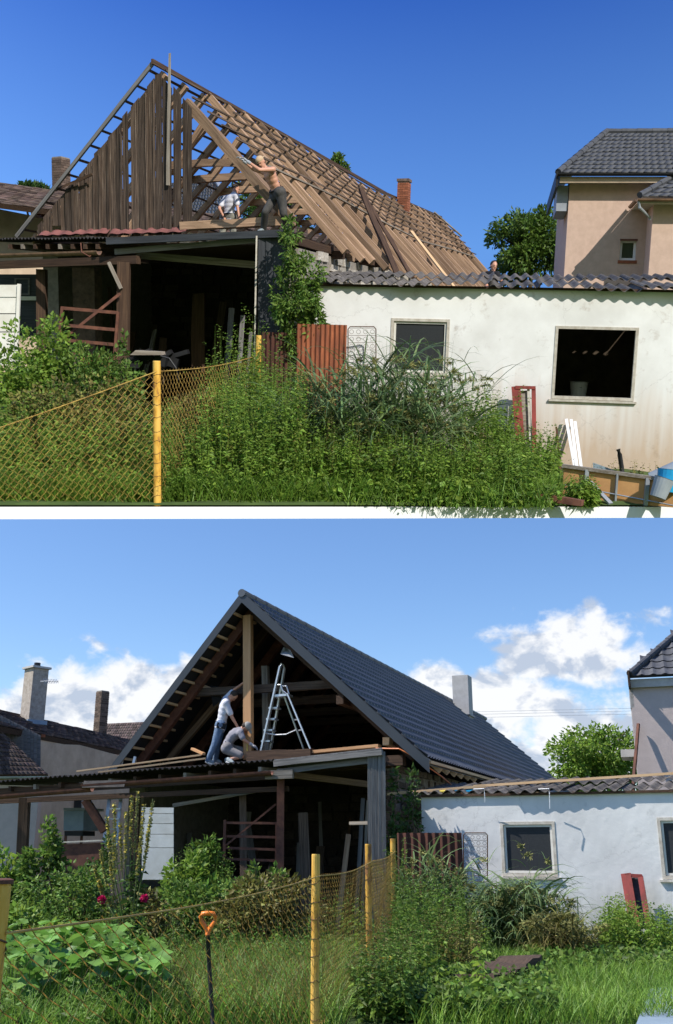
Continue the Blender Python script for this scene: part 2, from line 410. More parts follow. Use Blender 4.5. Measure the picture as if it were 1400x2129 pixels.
mat('white_plastic', (.80, .80, .80), (.72, .72, .72), 3, rough=.4, bump=.05, rand=.05)
mat('grey_plastic', (.30, .33, .35), (.24, .27, .29), 4, rough=.5, bump=.08)
mat('blue_plastic', (.02, .28, .50), (.015, .22, .42), 4, rough=.4, bump=.05)
mat('black_pipe', (.02, .02, .022), (.015, .015, .016), 4, rough=.5, bump=.1)
mat('aluminium', (.62, .64, .66), (.52, .54, .56), 9, rough=.38, bump=.05, metal=.75, rand=.03)
mat('zinc', (.42, .45, .48), (.30, .32, .35), 6, rough=.5, bump=.1, metal=.5)
mat('gutter_brown', (.30, .17, .10), (.15, .085, .05), 6, rough=.6, bump=.15)
mat('blue_box', (.26, .33, .39), (.20, .26, .31), 5, rough=.5, bump=.1)
mat('yellow_paint', (.62, .33, .045), (.24, .105, .04), 9, (1, 1, .35), .7, .5, .06, c3=(.70, .42, .09), pos=(.36, .46))
mat('yellow_wire', (.62, .41, .10), (.30, .17, .05), 5, rough=.6, bump=0, rand=0)
mat('rusty_wire', (.14, .075, .04), (.08, .04, .025), 14, rough=.8, bump=0, rand=0)
mat('orange_plastic', (.80, .22, .03), (.74, .19, .025), 3, rough=.4, bump=.04)
mat('orange_cable', (.75, .23, .08), (.68, .20, .06), 3, rough=.5, bump=0)
mat('brick_red', (.34, .115, .055), (.22, .08, .045), 8, rough=.95, bump=.4, rand=.28)
mat('brick_dark', (.17, .115, .085), (.075, .055, .045), 8, rough=.95, bump=.4, rand=.4)
mat('mortar', (.30, .27, .23), (.20, .175, .15), 9, rough=1, bump=.5)
mat('stone', (.25, .20, .155), (.13, .10, .08), 6, rough=.95, bump=.6, rand=.45)
mat('stone_shaded', (.085, .066, .050), (.04, .031, .025), 6, rough=1, bump=.6, rand=.45)  # stone colour darkened to put the porch's shade into its inner wall
mat('wall_shaded', (.06, .05, .042), (.035, .03, .025), 5, rough=1, bump=.5)  # inner porch wall with the shade put into its base colour
mat('stone_pale', (.50, .46, .40), (.26, .23, .19), 5, rough=.95, bump=.7, rand=.3)
mat('dark_glass', (.022, .024, .028), (.016, .018, .02), 2, rough=.12, bump=0, spec=.6)
mat('insect_screen', (.030, .033, .035), (.022, .024, .026), 30, rough=.6, bump=.1)
mat('gap_black', (.012, .011, .010), (.008, .008, .007), 4, rough=1, bump=0)
mat('orange_panel', (.56, .30, .12), (.42, .22, .09), 3, rough=.7, bump=.1, rand=.08)
mat('soil', (.10, .075, .05), (.05, .037, .025), 3, rough=1, bump=.6)
mat('grass_ground', (.075, .115, .028), (.04, .065, .018), 1.6, rough=1, bump=.8, c3=(.11, .13, .045))
mat('white_slab', (.82, .82, .82), (.80, .80, .80), 2, rough=.7, bump=.04, rand=0)
mat('pale_blue_sheet', (.24, .31, .36), (.20, .26, .31), 3, rough=.5, bump=.08)
mat('rotten_board', (.085, .055, .038), (.04, .026, .018), 4, WD, .95, .6)
# living things
mat('leaf_mid', (.150, .255, .042), (.090, .165, .028), 1.5, rough=.55, bump=0, rand=0, island=.5, transl=.40)
mat('leaf_dark', (.080, .155, .034), (.046, .095, .022), 1.5, rough=.5, bump=0, rand=0, island=.45, transl=.35)
mat('leaf_light', (.22, .345, .050), (.145, .245, .036), 1.5, rough=.5, bump=0, rand=0, island=.4, transl=.42)
mat('leaf_olive', (.20, .20, .045), (.125, .115, .03), 1.2, rough=.6, bump=0, rand=0, island=.6, transl=.25)
mat('leaf_squash', (.17, .33, .055), (.11, .235, .045), 4, rough=.5, bump=0, rand=0, island=.28, transl=.35)
mat('leaf_tree', (.11, .19, .028), (.065, .125, .018), .7, rough=.5, bump=0, rand=0, island=.4, transl=.35)
mat('blade_blue', (.165, .245, .095), (.105, .17, .06), 1.2, rough=.5, bump=0, rand=0, island=.42, transl=.30)
mat('blade_lawn', (.19, .33, .045), (.12, .23, .032), .8, rough=.5, bump=0, rand=0, island=.4, transl=.35)
mat('seed_head', (.27, .28, .09), (.19, .19, .06), 3, rough=.8, bump=0, rand=0, island=.35, transl=.2)
mat('stem_green', (.11, .15, .045), (.08, .10, .03), 3, rough=.7, bump=0)
mat('bark', (.10, .075, .05), (.05, .038, .026), 5, (4, 4, 1), .95, .6)
mat('flower_yellow', (.70, .58, .10), (.62, .50, .07), 3, rough=.6, bump=0, island=.2, transl=.2)
mat('flower_pink', (.62, .02, .14), (.48, .015, .10), 3, rough=.6, bump=0, transl=.2)
# people
mat('skin', (.56, .29, .19), (.48, .235, .15), 9, rough=.5, bump=.05, rand=0, spec=.4)
mat('white_shirt', (.66, .66, .70), (.54, .54, .59), 6, rough=.9, bump=1.0, rand=0, bscale=9)
mat('grey_shirt', (.26, .25, .28), (.20, .195, .22), 6, rough=.9, bump=1.0, rand=0, bscale=9)
mat('jeans', (.15, .215, .32), (.08, .125, .20), 8, rough=.9, bump=1.0, rand=0, bscale=9)
mat('grey_shorts', (.23, .215, .215), (.17, .16, .16), 8, rough=.9, bump=.3, rand=0)
mat('dark_trousers', (.075, .07, .065), (.04, .038, .036), 8, rough=.9, bump=.3, rand=0)
mat('camo_trousers', (.27, .26, .21), (.10, .10, .085), 11, rough=.9, bump=.3, rand=0)
mat('black_cloth', (.018, .018, .02), (.012, .012, .013), 8, rough=.9, bump=.3, rand=0)
mat('hair_brown', (.05, .034, .022), (.03, .02, .014), 30, rough=.7, bump=.4, rand=0)
mat('cap_beige', (.52, .38, .24), (.44, .31, .19), 8, rough=.9, bump=.2, rand=0)
mat('cap_grey', (.34, .33, .30), (.26, .25, .23), 8, rough=.9, bump=.2, rand=0)
mat('glove_grey', (.36, .37, .40), (.28, .29, .31), 8, rough=.8, bump=.2, rand=0)
mat('shoe', (.30, .36, .37), (.14, .16, .17), 16, rough=.7, bump=.15, rand=0)

def shed_wall_material(name, c_hi, c_lo, c_low_dirt, z_low, z_fade):
    """painted render: blotches, rain streaks, and splash dirt near the ground"""
    m = bpy.data.materials.new(name); m.use_nodes = True; t = m.node_tree; n = t.nodes; l = t.links; p = n['Principled BSDF']
    tcn = n.new('ShaderNodeTexCoord'); a = n.new('ShaderNodeTexNoise'); a.inputs['Scale'].default_value = .9; a.inputs['Detail'].default_value = 9; a.inputs['Roughness'].default_value = .62
    l.new(tcn.outputs['Object'], a.inputs[0])
    r = n.new('ShaderNodeValToRGB'); l.new(a.outputs[0], r.inputs[0]); r.color_ramp.elements[0].position = .34; r.color_ramp.elements[1].position = .6
    r.color_ramp.elements[0].color = (*c_lo, 1); r.color_ramp.elements[1].color = (*c_hi, 1)
    mp = n.new('ShaderNodeMapping'); mp.inputs['Scale'].default_value = (5, 5, .35); l.new(tcn.outputs['Object'], mp.inputs[0])
    b = n.new('ShaderNodeTexNoise'); b.inputs['Scale'].default_value = 1.3; b.inputs['Detail'].default_value = 7; l.new(mp.outputs[0], b.inputs[0])
    sx = n.new('ShaderNodeSeparateXYZ'); l.new(tcn.outputs['Object'], sx.inputs[0])
    ad = n.new('ShaderNodeMath'); ad.operation = 'MULTIPLY_ADD'; l.new(b.outputs[0], ad.inputs[0]); ad.inputs[1].default_value = -1.5; l.new(sx.outputs[2], ad.inputs[2])
    ad2 = n.new('ShaderNodeMath'); ad2.operation = 'MULTIPLY_ADD'; l.new(a.outputs[0], ad2.inputs[0]); ad2.inputs[1].default_value = -1.4; l.new(ad.outputs[0], ad2.inputs[2])
    q = n.new('ShaderNodeMapRange'); l.new(ad2.outputs[0], q.inputs[0]); q.inputs[1].default_value = z_low - 1.45; q.inputs[2].default_value = z_fade - 1.45; q.inputs[3].default_value = .9; q.inputs[4].default_value = 0
    mx_ = n.new('ShaderNodeMix'); mx_.data_type = 'RGBA'; l.new(q.outputs[0], mx_.inputs[0]); l.new(r.outputs[0], mx_.inputs[6]); mx_.inputs[7].default_value = (*c_low_dirt, 1)
    # patches where the paint has worn, and hairline cracks
    d = n.new('ShaderNodeTexNoise'); d.inputs['Scale'].default_value = 2.6; d.inputs['Detail'].default_value = 10; d.inputs['Roughness'].default_value = .7; l.new(tcn.outputs['Object'], d.inputs[0])
    dr_ = n.new('ShaderNodeMapRange'); l.new(d.outputs[0], dr_.inputs[0]); dr_.inputs[1].default_value = .58; dr_.inputs[2].default_value = .70; dr_.inputs[4].default_value = .45
    m3 = n.new('ShaderNodeMix'); m3.data_type = 'RGBA'; l.new(dr_.outputs[0], m3.inputs[0]); l.new(mx_.outputs[2], m3.inputs[6]); m3.inputs[7].default_value = (*[x * .62 for x in c_low_dirt], 1)
    wv = n.new('ShaderNodeVectorMath'); wv.operation = 'MULTIPLY_ADD'; l.new(d.outputs['Color'], wv.inputs[0]); wv.inputs[1].default_value = (.5, .5, .5); l.new(tcn.outputs['Object'], wv.inputs[2])
    vo = n.new('ShaderNodeTexVoronoi'); vo.feature = 'DISTANCE_TO_EDGE'; vo.inputs['Scale'].default_value = .55; l.new(wv.outputs[0], vo.inputs[0])
    vr = n.new('ShaderNodeMapRange'); l.new(vo.outputs[0], vr.inputs[0]); vr.inputs[1].default_value = .001; vr.inputs[2].default_value = .005; vr.inputs[3].default_value = .2; vr.inputs[4].default_value = 0
    m4 = n.new('ShaderNodeMix'); m4.data_type = 'RGBA'; l.new(vr.outputs[0], m4.inputs[0]); l.new(m3.outputs[2], m4.inputs[6]); m4.inputs[7].default_value = (.16, .13, .11, 1)
    l.new(m4.outputs[2], p.inputs['Base Color']); p.inputs['Roughness'].default_value = .95; p.inputs['Specular IOR Level'].default_value = .2
    bu = n.new('ShaderNodeBump'); bu.inputs['Strength'].default_value = .3; bu.inputs['Distance'].default_value = .02
    c = n.new('ShaderNodeTexNoise'); c.inputs['Scale'].default_value = 7; c.inputs['Detail'].default_value = 9; l.new(tcn.outputs['Object'], c.inputs[0]); l.new(c.outputs[0], bu.inputs['Height']); l.new(bu.outputs[0], p.inputs['Normal'])
    MATS[name] = m
shed_wall_material('shed_wall_warm', (.79, .78, .75), (.66, .645, .61), (.50, .37, .26), .45, 1.9)
shed_wall_material('shed_wall_cool', (.725, .715, .685), (.60, .59, .565), (.50, .49, .46), .2, 1.1)

# ------------------------------------------------------------------ shared builders
STONE_MESH = []
def stone_meshes(m):
    out = []
    for i in range(6):
        b = MB().box((0, 0, 0), (1, 1, 1)); q = [Vector((p.x * rng.uniform(.82, 1), p.y * rng.uniform(.7, 1), p.z * rng.uniform(.8, 1))) for p in b.v]
        me = new_mesh('stone', q, b.f); me.materials.append(MATS[m]); out.append(me)
    return out
def rubble(parent, o, u, length, z0, z1, out, meshes, name='stone', rowh=.16, wmin=.2, wmax=.42, skip=.12, limit=280, zt=None):
    """courses of single stones standing proud of their wall"""
    u = Vector(u).normalized(); out = Vector(out).normalized(); z = z0; n = 0; M3 = Matrix((u, out, V(0, 0, 1))).transposed()
    while z < z1 - .04:
        h = rowh * rng.uniform(.75, 1.25); a = rng.uniform(-.2, 0)
        while a < length:
            w = rng.uniform(wmin, wmax)
            if rng.random() > skip and n < limit and (zt is None or z + h < zt(a)):
                s = link(name, rng.choice(meshes), None, parent); c = Vector(o) + u * (a + w / 2); c.z = z + h / 2
                M = Matrix.Translation(c - BASE[parent.name]) @ (M3 @ Matrix.Rotation(rng.gauss(0, .05), 3, 'Y')).to_4x4() @ Matrix.Diagonal((w * .95, .07, h * .92, 1))
                s.matrix_local = M; n += 1
            a += w
        z += h
def brick_chimney(parent, c, w, dd, z0, z1, yaw, m, bh=.075, gap=.011):
    """a core of mortar with single bricks laid in bond round it"""
    Rm = Matrix.Rotation(-yaw, 3, 'Z'); c = Vector(c)
    MB().box((c.x, c.y, (z0 + z1) / 2), (w - .03, dd - .03, z1 - z0 - .01), Rm).build('mortar_core', 'mortar', parent)
    me = new_mesh('brick', MB().box((0, 0, 0), (1, 1, 1)).v, MB().box((0, 0, 0), (1, 1, 1)).f); me.materials.append(MATS[m])
    z = z0; k = 0; n = 0
    while z + bh <= z1 + .01:
        for (ax, ln, off, oth) in ((0, w, -dd / 2 + .03, 1), (0, w, dd / 2 - .03, 1), (1, dd, -w / 2 + .03, 0), (1, dd, w / 2 - .03, 0)):
            m_ = max(1, round(ln / .24)); bl = ln / m_; sh = (bl / 2 if k % 2 else 0)
            a = -ln / 2 - sh
            while a < ln / 2 - .01:
                a0, a1 = max(a, -ln / 2), min(a + bl, ln / 2); a += bl
                if a1 - a0 < .04 or n > 290: continue
                p = [0, 0, z + bh / 2]; p[ax] = (a0 + a1) / 2; p[oth] = off + rng.uniform(-.004, .004)
                sz = [0, 0, bh - gap]; sz[ax] = a1 - a0 - gap; sz[oth] = .06
                o = link('brick', me, None, parent); n += 1
                o.matrix_local = Matrix.Translation(Vector((c.x, c.y, 0)) - BASE[parent.name]) @ Rm.to_4x4() @ Matrix.Translation(p) @ Matrix.Diagonal((*sz, 1))
        z += bh; k += 1

def plain_tiles(parent, quad, nx, ny, m, th=.022, name='roof_tile_courses'):
    """quad: ridge-left, ridge-right, eave-right, eave-left; every tile is its own small lapped plate"""
    a, b, c, d = [np.array(q) for q in quad]; lb = LB(); nrm = np.cross(b - a, d - a); nrm /= np.linalg.norm(nrm)
    if nrm[2] < 0: nrm = -nrm
    P = []
    for j in range(ny):
        for i in range(nx):
            off = .5 if j % 2 else 0
            u0, u1 = np.clip([(i + off + .03) / nx, (i + off + .97) / nx], 0, 1); v0, v1 = j / ny, min(1, (j + 1.12) / ny)
            g = lambda u, v: (a + (b - a) * u) * (1 - v) + (d + (c - d) * u) * v
            l0 = .003 + nr.random() * .006; l1 = th * (1.2 + nr.random() * .6)
            tl, tr, br, bl = g(u0, v0) + nrm * l0, g(u1, v0) + nrm * l0, g(u1, v1) + nrm * l1, g(u0, v1) + nrm * l1
            P.append(np.array([tl, tr, br, bl, br - nrm * th, bl - nrm * th, tr - nrm * th * .3, tl - nrm * th * .3]))
    v = np.stack(P); n = len(P); bb = np.arange(n)[:, None] * 8
    f = np.concatenate([bb + np.array([q]) for q in ([0, 3, 2, 1], [3, 5, 4, 2], [1, 2, 4, 6], [0, 7, 5, 3])])
    lb.add(v, f); o = lb.build(name, m, parent); o['kind'] = 'stuff'; return o

def wave_sheet_mesh(width, slope_len, waves, courses, amp=.028, step=.03, per=8):
    nx = waves * per; v = []; f = []; rows = []
    for j in range(courses):
        for e, h in ((0, 0.0), (.55, step * .45), (1, step)):
            rows.append((-(j + e * .999) / courses * slope_len, h))
    for (y, h) in rows:
        for i in range(nx + 1):
            c = .5 + .5 * math.cos(2 * math.pi * i / per); v.append((width * i / nx, y, h + amp * (c ** 2.2)))
    k = nx + 1
    for r_ in range(len(rows) - 1):
        for i in range(nx): f.append([r_ * k + i, (r_ + 1) * k + i, (r_ + 1) * k + i + 1, r_ * k + i + 1])
    return new_mesh('roof_sheet', v, np.array(f))

def half_gutter(p0, p1, r, n=8):
    p0, p1 = Vector(p0), Vector(p1); x = (p1 - p0).normalized(); y = V(0, 0, 1).cross(x).normalized(); b = MB(); v = []; f = []
    for p in (p0, p1):
        for rr in (r, r * .9):
            for j in range(n + 1):
                t = math.pi + math.pi * j / n; v.append(p + y * math.cos(t) * rr + V(0, 0, math.sin(t) * rr))
    k = n + 1
    for j in range(n):
        f += [(j, j + 1, 2 * k + j + 1, 2 * k + j), (k + j, 3 * k + j, 3 * k + j + 1, k + j + 1), (j, k + j, k + j + 1, j + 1), (2 * k + j, 2 * k + j + 1, 3 * k + j + 1, 3 * k + j)]
    f += [(0, 2 * k, 3 * k, k), (n, k + n, 3 * k + n, 2 * k + n)]
    return b.raw(v, f)

def chain_fence(label, posts, cws=.036, ch=.036, wire=.0021, sag=.05, group=None, ties=True, rails=(True,)):
    """posts: (x, y, z_ground, z_post_top, z_mesh_top, radius)"""
    p0 = posts[0]; t = thing('chain_link_fence', label, 'fence', (p0[0], p0[1], p0[2]), group)
    for (x, y, zg, zt, zm, r) in posts:
        b = MB().tube([(x, y, zg - .06), (x, y, zt - .01), (x, y, zt)], [r, r, r * .93], 14); po = b.build('post', 'yellow_paint', t, sm=False)
        if ties:
            c = MB(); z = zg + .1
            while z < zm:
                pts = [(x + (r + .004) * math.cos(q * .7), y + (r + .004) * math.sin(q * .7), z + q * .004 * rng.uniform(.5, 1.5)) for q in range(10)]
                c.tube(pts, .0032, 4); z += rng.uniform(.10, .2)
            c.build('wire_tie', 'rusty_wire', po, kind='stuff')
    v, f = [], []; k = 0; lb = LB(); line = MB()
    tri = np.array([[math.cos(a), math.sin(a)] for a in (0, 2.09, 4.19)])
    tops = []
    for i in range(len(posts) - 1):
        a, b = posts[i], posts[i + 1]; ln = math.hypot(b[0] - a[0], b[1] - a[1]); cw = cws[i] if isinstance(cws, tuple) else cws; n = int(ln / cw); ux, uy = (b[0] - a[0]) / ln, (b[1] - a[1]) / ln
        off = a[5] + .004
        for j in range(n):
            for_rows = []; q = j / n
            zt = a[4] + (b[4] - a[4]) * q - sag * math.sin(math.pi * q); zb = a[2] + (b[2] - a[2]) * q + .03
            m_ = int((zt - zb) / ch); pts = []
            wob = .012 * math.sin(j * .7) * rng.random()
            for s_ in range(m_ + 1):
                d = (j + (s_ + j) % 2) * cw; dep = .004 * (1 if s_ % 2 else -1) - off + wob * .5 + .02 * math.sin(s_ * .23 + q * 9)
                pts.append((a[0] + ux * d + uy * dep * -1, a[1] + uy * d - ux * dep * -1, zt - s_ * ch))
            pts = np.array(pts)
            if len(pts) < 3: continue
            side = np.array([ux, uy, 0]); nor = np.array([uy, -ux, 0.])
            ring = pts[:, None, :] + wire * (tri[None, :, :1] * side + tri[None, :, 1:] * (nor * .7 + np.array([0, 0, .7])))
            m2 = len(pts); bq = (np.arange(m2 - 1) * 3)[:, None]
            fs = np.concatenate([bq + np.array([[x, (x + 1) % 3, 3 + (x + 1) % 3]]) for x in range(3)] + [bq + np.array([[x, 3 + (x + 1) % 3, 3 + x]]) for x in range(3)])
            lb.add(ring, fs)
        for q in np.linspace(0, 1, 14)[(0 if i == 0 else 1):]:
            tops.append((a[0] + (b[0] - a[0]) * q - uy * off * -1, a[1] + (b[1] - a[1]) * q + ux * off * -1, a[4] + (b[4] - a[4]) * q - sag * math.sin(math.pi * q) - ch * .4))
    o = lb.build('wire_mesh', 'yellow_wire', t); o['kind'] = 'stuff'
    MB().tube(tops, wire * 1.9, 6).build('top_wire', 'yellow_wire', t)
    return t

# ------------------------------------------------------------------ people
def remesh(o, vox, it=6, fac=.6):
    m = o.modifiers.new('surface', 'REMESH'); m.mode = 'VOXEL'; m.voxel_size = vox; m.use_smooth_shade = True
    s = o.modifiers.new('soften', 'SMOOTH'); s.iterations = it; s.factor = fac
def hand(b, w, d, side, curl=.7, up=V(0, 0, 1), s=1.0):
    """palm, four bent fingers and a thumb from the wrist w along d"""
    d = Vector(d).normalized(); sd = d.cross(up)
    if sd.length < .2: sd = d.cross(V(0, 1, 0))
    sd.normalize(); sd *= side; pn = sd.cross(d).normalized() * side
    for k in (-1, 0, 1): b.caps(w, w + d * .085 * s + sd * .026 * k * s, .019 * s, .016 * s, 8)
    for k, ln in ((-1.5, .066), (-.5, .078), (.5, .084), (1.5, .076)):
        p = w + d * .085 * s + sd * .0205 * k * s
        q = p + (d * math.cos(curl * .5) + pn * -math.sin(curl * .5)) * ln * .5 * s
        e = q + (d * math.cos(curl * 1.3) + pn * -math.sin(curl * 1.3)) * ln * .5 * s
        b.caps(p, q, .0095 * s, .009 * s, 6); b.caps(q, e, .009 * s, .0075 * s, 6)
    p = w + d * .03 * s + sd * .03 * s; q = p + (d * .7 + sd * .7 - pn * .3).normalized() * .04 * s
    b.caps(p, q, .012 * s, .0105 * s, 6); b.caps(q, q + (d * .95 - pn * .35).normalized() * .034 * s, .0105 * s, .008 * s, 6)
def person(label, base, J, face, top=None, legs=None, sleeves='short', leg_len='long', hat=None, hair='hair_brown', gloves=(), shoes='shoe', waist_pouch=False, group=None, vox=.011, curl=(.7, .7)):
    """J: joints in yard coordinates. face: the way the head looks. Body is one continuous skin."""
    t = thing('person', label, 'person', base, group); J = {k: Vector(v) for k, v in J.items()}; b = MB(); fc = Vector(face).normalized()
    hd, nk, pv = J['head'], J['neck'], J['pelvis']; upv = (hd - nk).normalized(); sdv = fc.cross(upv).normalized(); fc = upv.cross(sdv).normalized()
    HM = Matrix((sdv, fc, upv)).transposed()
    b.ball(hd + upv * .02, (.076, .096, .105), HM, 14, 10); b.ball(hd - upv * .05 + fc * .018, (.058, .072, .072), HM, 12, 8)
    b.ball(hd + fc * .10 - upv * .022, (.014, .020, .020), HM, 8, 6)                         # nose
    b.ball(hd + fc * .085 - upv * .102, (.026, .020, .018), HM, 8, 6)                        # chin
    b.ball(hd + fc * .088 + upv * .028, (.045, .014, .012), HM, 8, 6)                        # brow
    for s_ in (-1, 1): b.ball(hd + sdv * .08 * s_ - upv * .01 - fc * .008, (.012, .022, .032), HM, 8, 6)
    b.caps(nk - upv * .03, hd - upv * .05 - fc * .01, .056, .052)
    sl, sr, hl, hr = J['shoulder_l'], J['shoulder_r'], J['hip_l'], J['hip_r']; cs = (sl + sr) / 2; ch = (hl + hr) / 2
    ax = (cs - ch).normalized(); lat = (sr - sl).normalized(); fr = ax.cross(lat).normalized() 
    if fr.dot(Vector(face)) < 0: fr = -fr
    TM = Matrix((lat, fr, ax)).transposed(); ln = (cs - ch).length
    def torso(q, e):
        bend = J.get('bend', V(0, 0, 0))
        for tt, rx_, ry_ in ((.0, .155, .115), (.2, .148, .105), (.42, .142, .10), (.62, .158, .112), (.8, .172, .115), (.93, .155, .095)):
            q.ball(ch + (cs - ch) * tt + bend * math.sin(math.pi * tt), (rx_ + e, ry_ + e, ln * .17 + .03), TM, 14, 8)
        q.caps(sl, sr, .064 + e, .064 + e); q.caps(cs, nk, .075 + e * .5, .056 + e * .3)
        q.caps(hl + ax * .02, hr + ax * .02, .105 + e, .105 + e)
    torso(b, 0)
    for s_ in 'lr':
        sh, eb, wr = J['shoulder_' + s_], J['elbow_' + s_], J['wrist_' + s_]; hp, kn, an = J['hip_' + s_], J['knee_' + s_], J['ankle_' + s_]; to = J['toe_' + s_]
        b.caps(sh, eb, .056, .042); b.caps(eb, wr, .042, .029); b.ball(sh.lerp(eb, .45), .052)
        hand(b, wr, J.get('handdir_' + s_, wr - eb), 1 if s_ == 'r' else -1, curl['lr'.index(s_)])
        b.caps(hp, kn, .088, .058); b.caps(kn, an, .056, .040); b.ball(kn.lerp(an, .3) - (to - an).normalized() * .012, .058)
        b.caps(an, to, .042, .034)
    o = b.build('body', 'skin', t); remesh(o, vox, 14)
    e = MB()
    for s_ in (-1, 1): e.ball(hd + fc * .086 + sdv * .032 * s_ + upv * .008, (.013, .010, .008), HM, 8, 6)
    e.build('eyes', 'black_cloth', t, sm=True)
    m = MB().ball(hd + fc * .091 - upv * .066, (.022, .010, .006), HM, 8, 6); m.build('mouth', 'maroon_sheet', t, sm=True)
    if top:
        q = MB(); torso(q, .018)
        for s_ in 'lr':
            sh, eb, wr = J['shoulder_' + s_], J['elbow_' + s_], J['wrist_' + s_]
            q.caps(sh, sh.lerp(eb, .72), .074, .070)
            if sleeves == 'long': q.caps(sh, eb, .07, .058); q.caps(eb, eb.lerp(wr, .9), .056, .042)
        remesh(q.build('shirt', top, t), .014, 12)
        if sleeves == 'polo': remesh(MB().caps(nk - upv * .06, nk - upv * .015, .078, .072).build('collar', top, t), .012, 3)
    if legs:
        q = MB(); q.caps(hl + ax * .05, hr + ax * .05, .128, .128); q.ball(ch, (.17, .135, .12), TM, 14, 8)
        for s_ in 'lr':
            hp, kn, an = J['hip_' + s_], J['knee_' + s_], J['ankle_' + s_]
            if leg_len == 'long': q.caps(hp, kn, .110, .078); q.caps(kn, an, .078, .066)
            else: q.caps(hp, hp.lerp(kn, .9), .112, .090)
        lg = q.build('trousers' if leg_len == 'long' else 'shorts', legs, t); remesh(lg, .014, 9)
        bt = MB().tube([ch + ax * .12 + (lat * math.cos(k * .5236) * .168 + fr * math.sin(k * .5236) * .135) for k in range(13)], .018, 6, False); bt.build('belt', 'black_cloth', lg)
        if waist_pouch:
            w = MB().box(ch + ax * .10 + (-lat if lat.y > 0 else lat) * .19, (.2, .09, .12), TM @ Matrix.Rotation(R(90), 3, 'Z')); w.build('belt_pouch', 'black_cloth', t)
    for s_ in 'lr':
        an, to = J['ankle_' + s_], J['toe_' + s_]
        if shoes:
            dr = (to - an).normalized(); q = MB().caps(an + V(0, 0, .0) - dr * .02, to, .055, .045); remesh(q.build('shoe', shoes, t), .012, 4)
            MB().caps(an - V(0, 0, .04) - dr * .03, to - V(0, 0, .028) + dr * .01, .040, .034).build('sole', 'white_plastic', t, sm=True)
        if s_ in gloves:
            q = MB(); wr = J['wrist_' + s_]; hand(q, wr, J.get('handdir_' + s_, wr - J['elbow_' + s_]), 1 if s_ == 'r' else -1, curl['lr'.index(s_)], s=1.12)
            q.caps(wr - (wr - J['elbow_' + s_]).normalized() * .05, wr, .036, .036); remesh(q.build('glove', gloves[s_], t), .008, 2)
    if hat:
        q = MB().ball(hd + upv * .055 - fc * .006, (.086, .104, .080), HM, 16, 10); c = q.build('cap', hat, t); remesh(c, .01, 3)
        v = MB(); d = -fc if hat == 'cap_beige' else fc
        v.ball(hd + upv * .05 + d * .11, (.07, .07, .010), HM, 12, 6); v.build('cap_peak', hat, c, sm=True)
        MB().ball(hd - fc * .035 - upv * .005, (.081, .078, .075), HM, 12, 8).build('hair', hair, t, sm=True)
    else:
        q = MB().ball(hd + upv * .038 - fc * .020, (.083, .096, .098), HM, 16, 10); remesh(q.build('hair', hair, t), .01, 2)
    return t
class Frame:
    def __init__(s, x, y, yaw): s.O = V(x, y, 0); s.d = V(math.sin(yaw), math.cos(yaw), 0); s.u = V(math.cos(yaw), -math.sin(yaw), 0); s.yaw = yaw
    def P(s, a, b, z): return s.O + s.u * a + s.d * b + V(0, 0, z)
    def g(s, px, py, b): return hit(px, py, s.O + s.d * b, s.d)            # photograph point on the plane b behind the front
    def ab(s, p): q = p - s.O; return q.dot(s.u), q.dot(s.d)

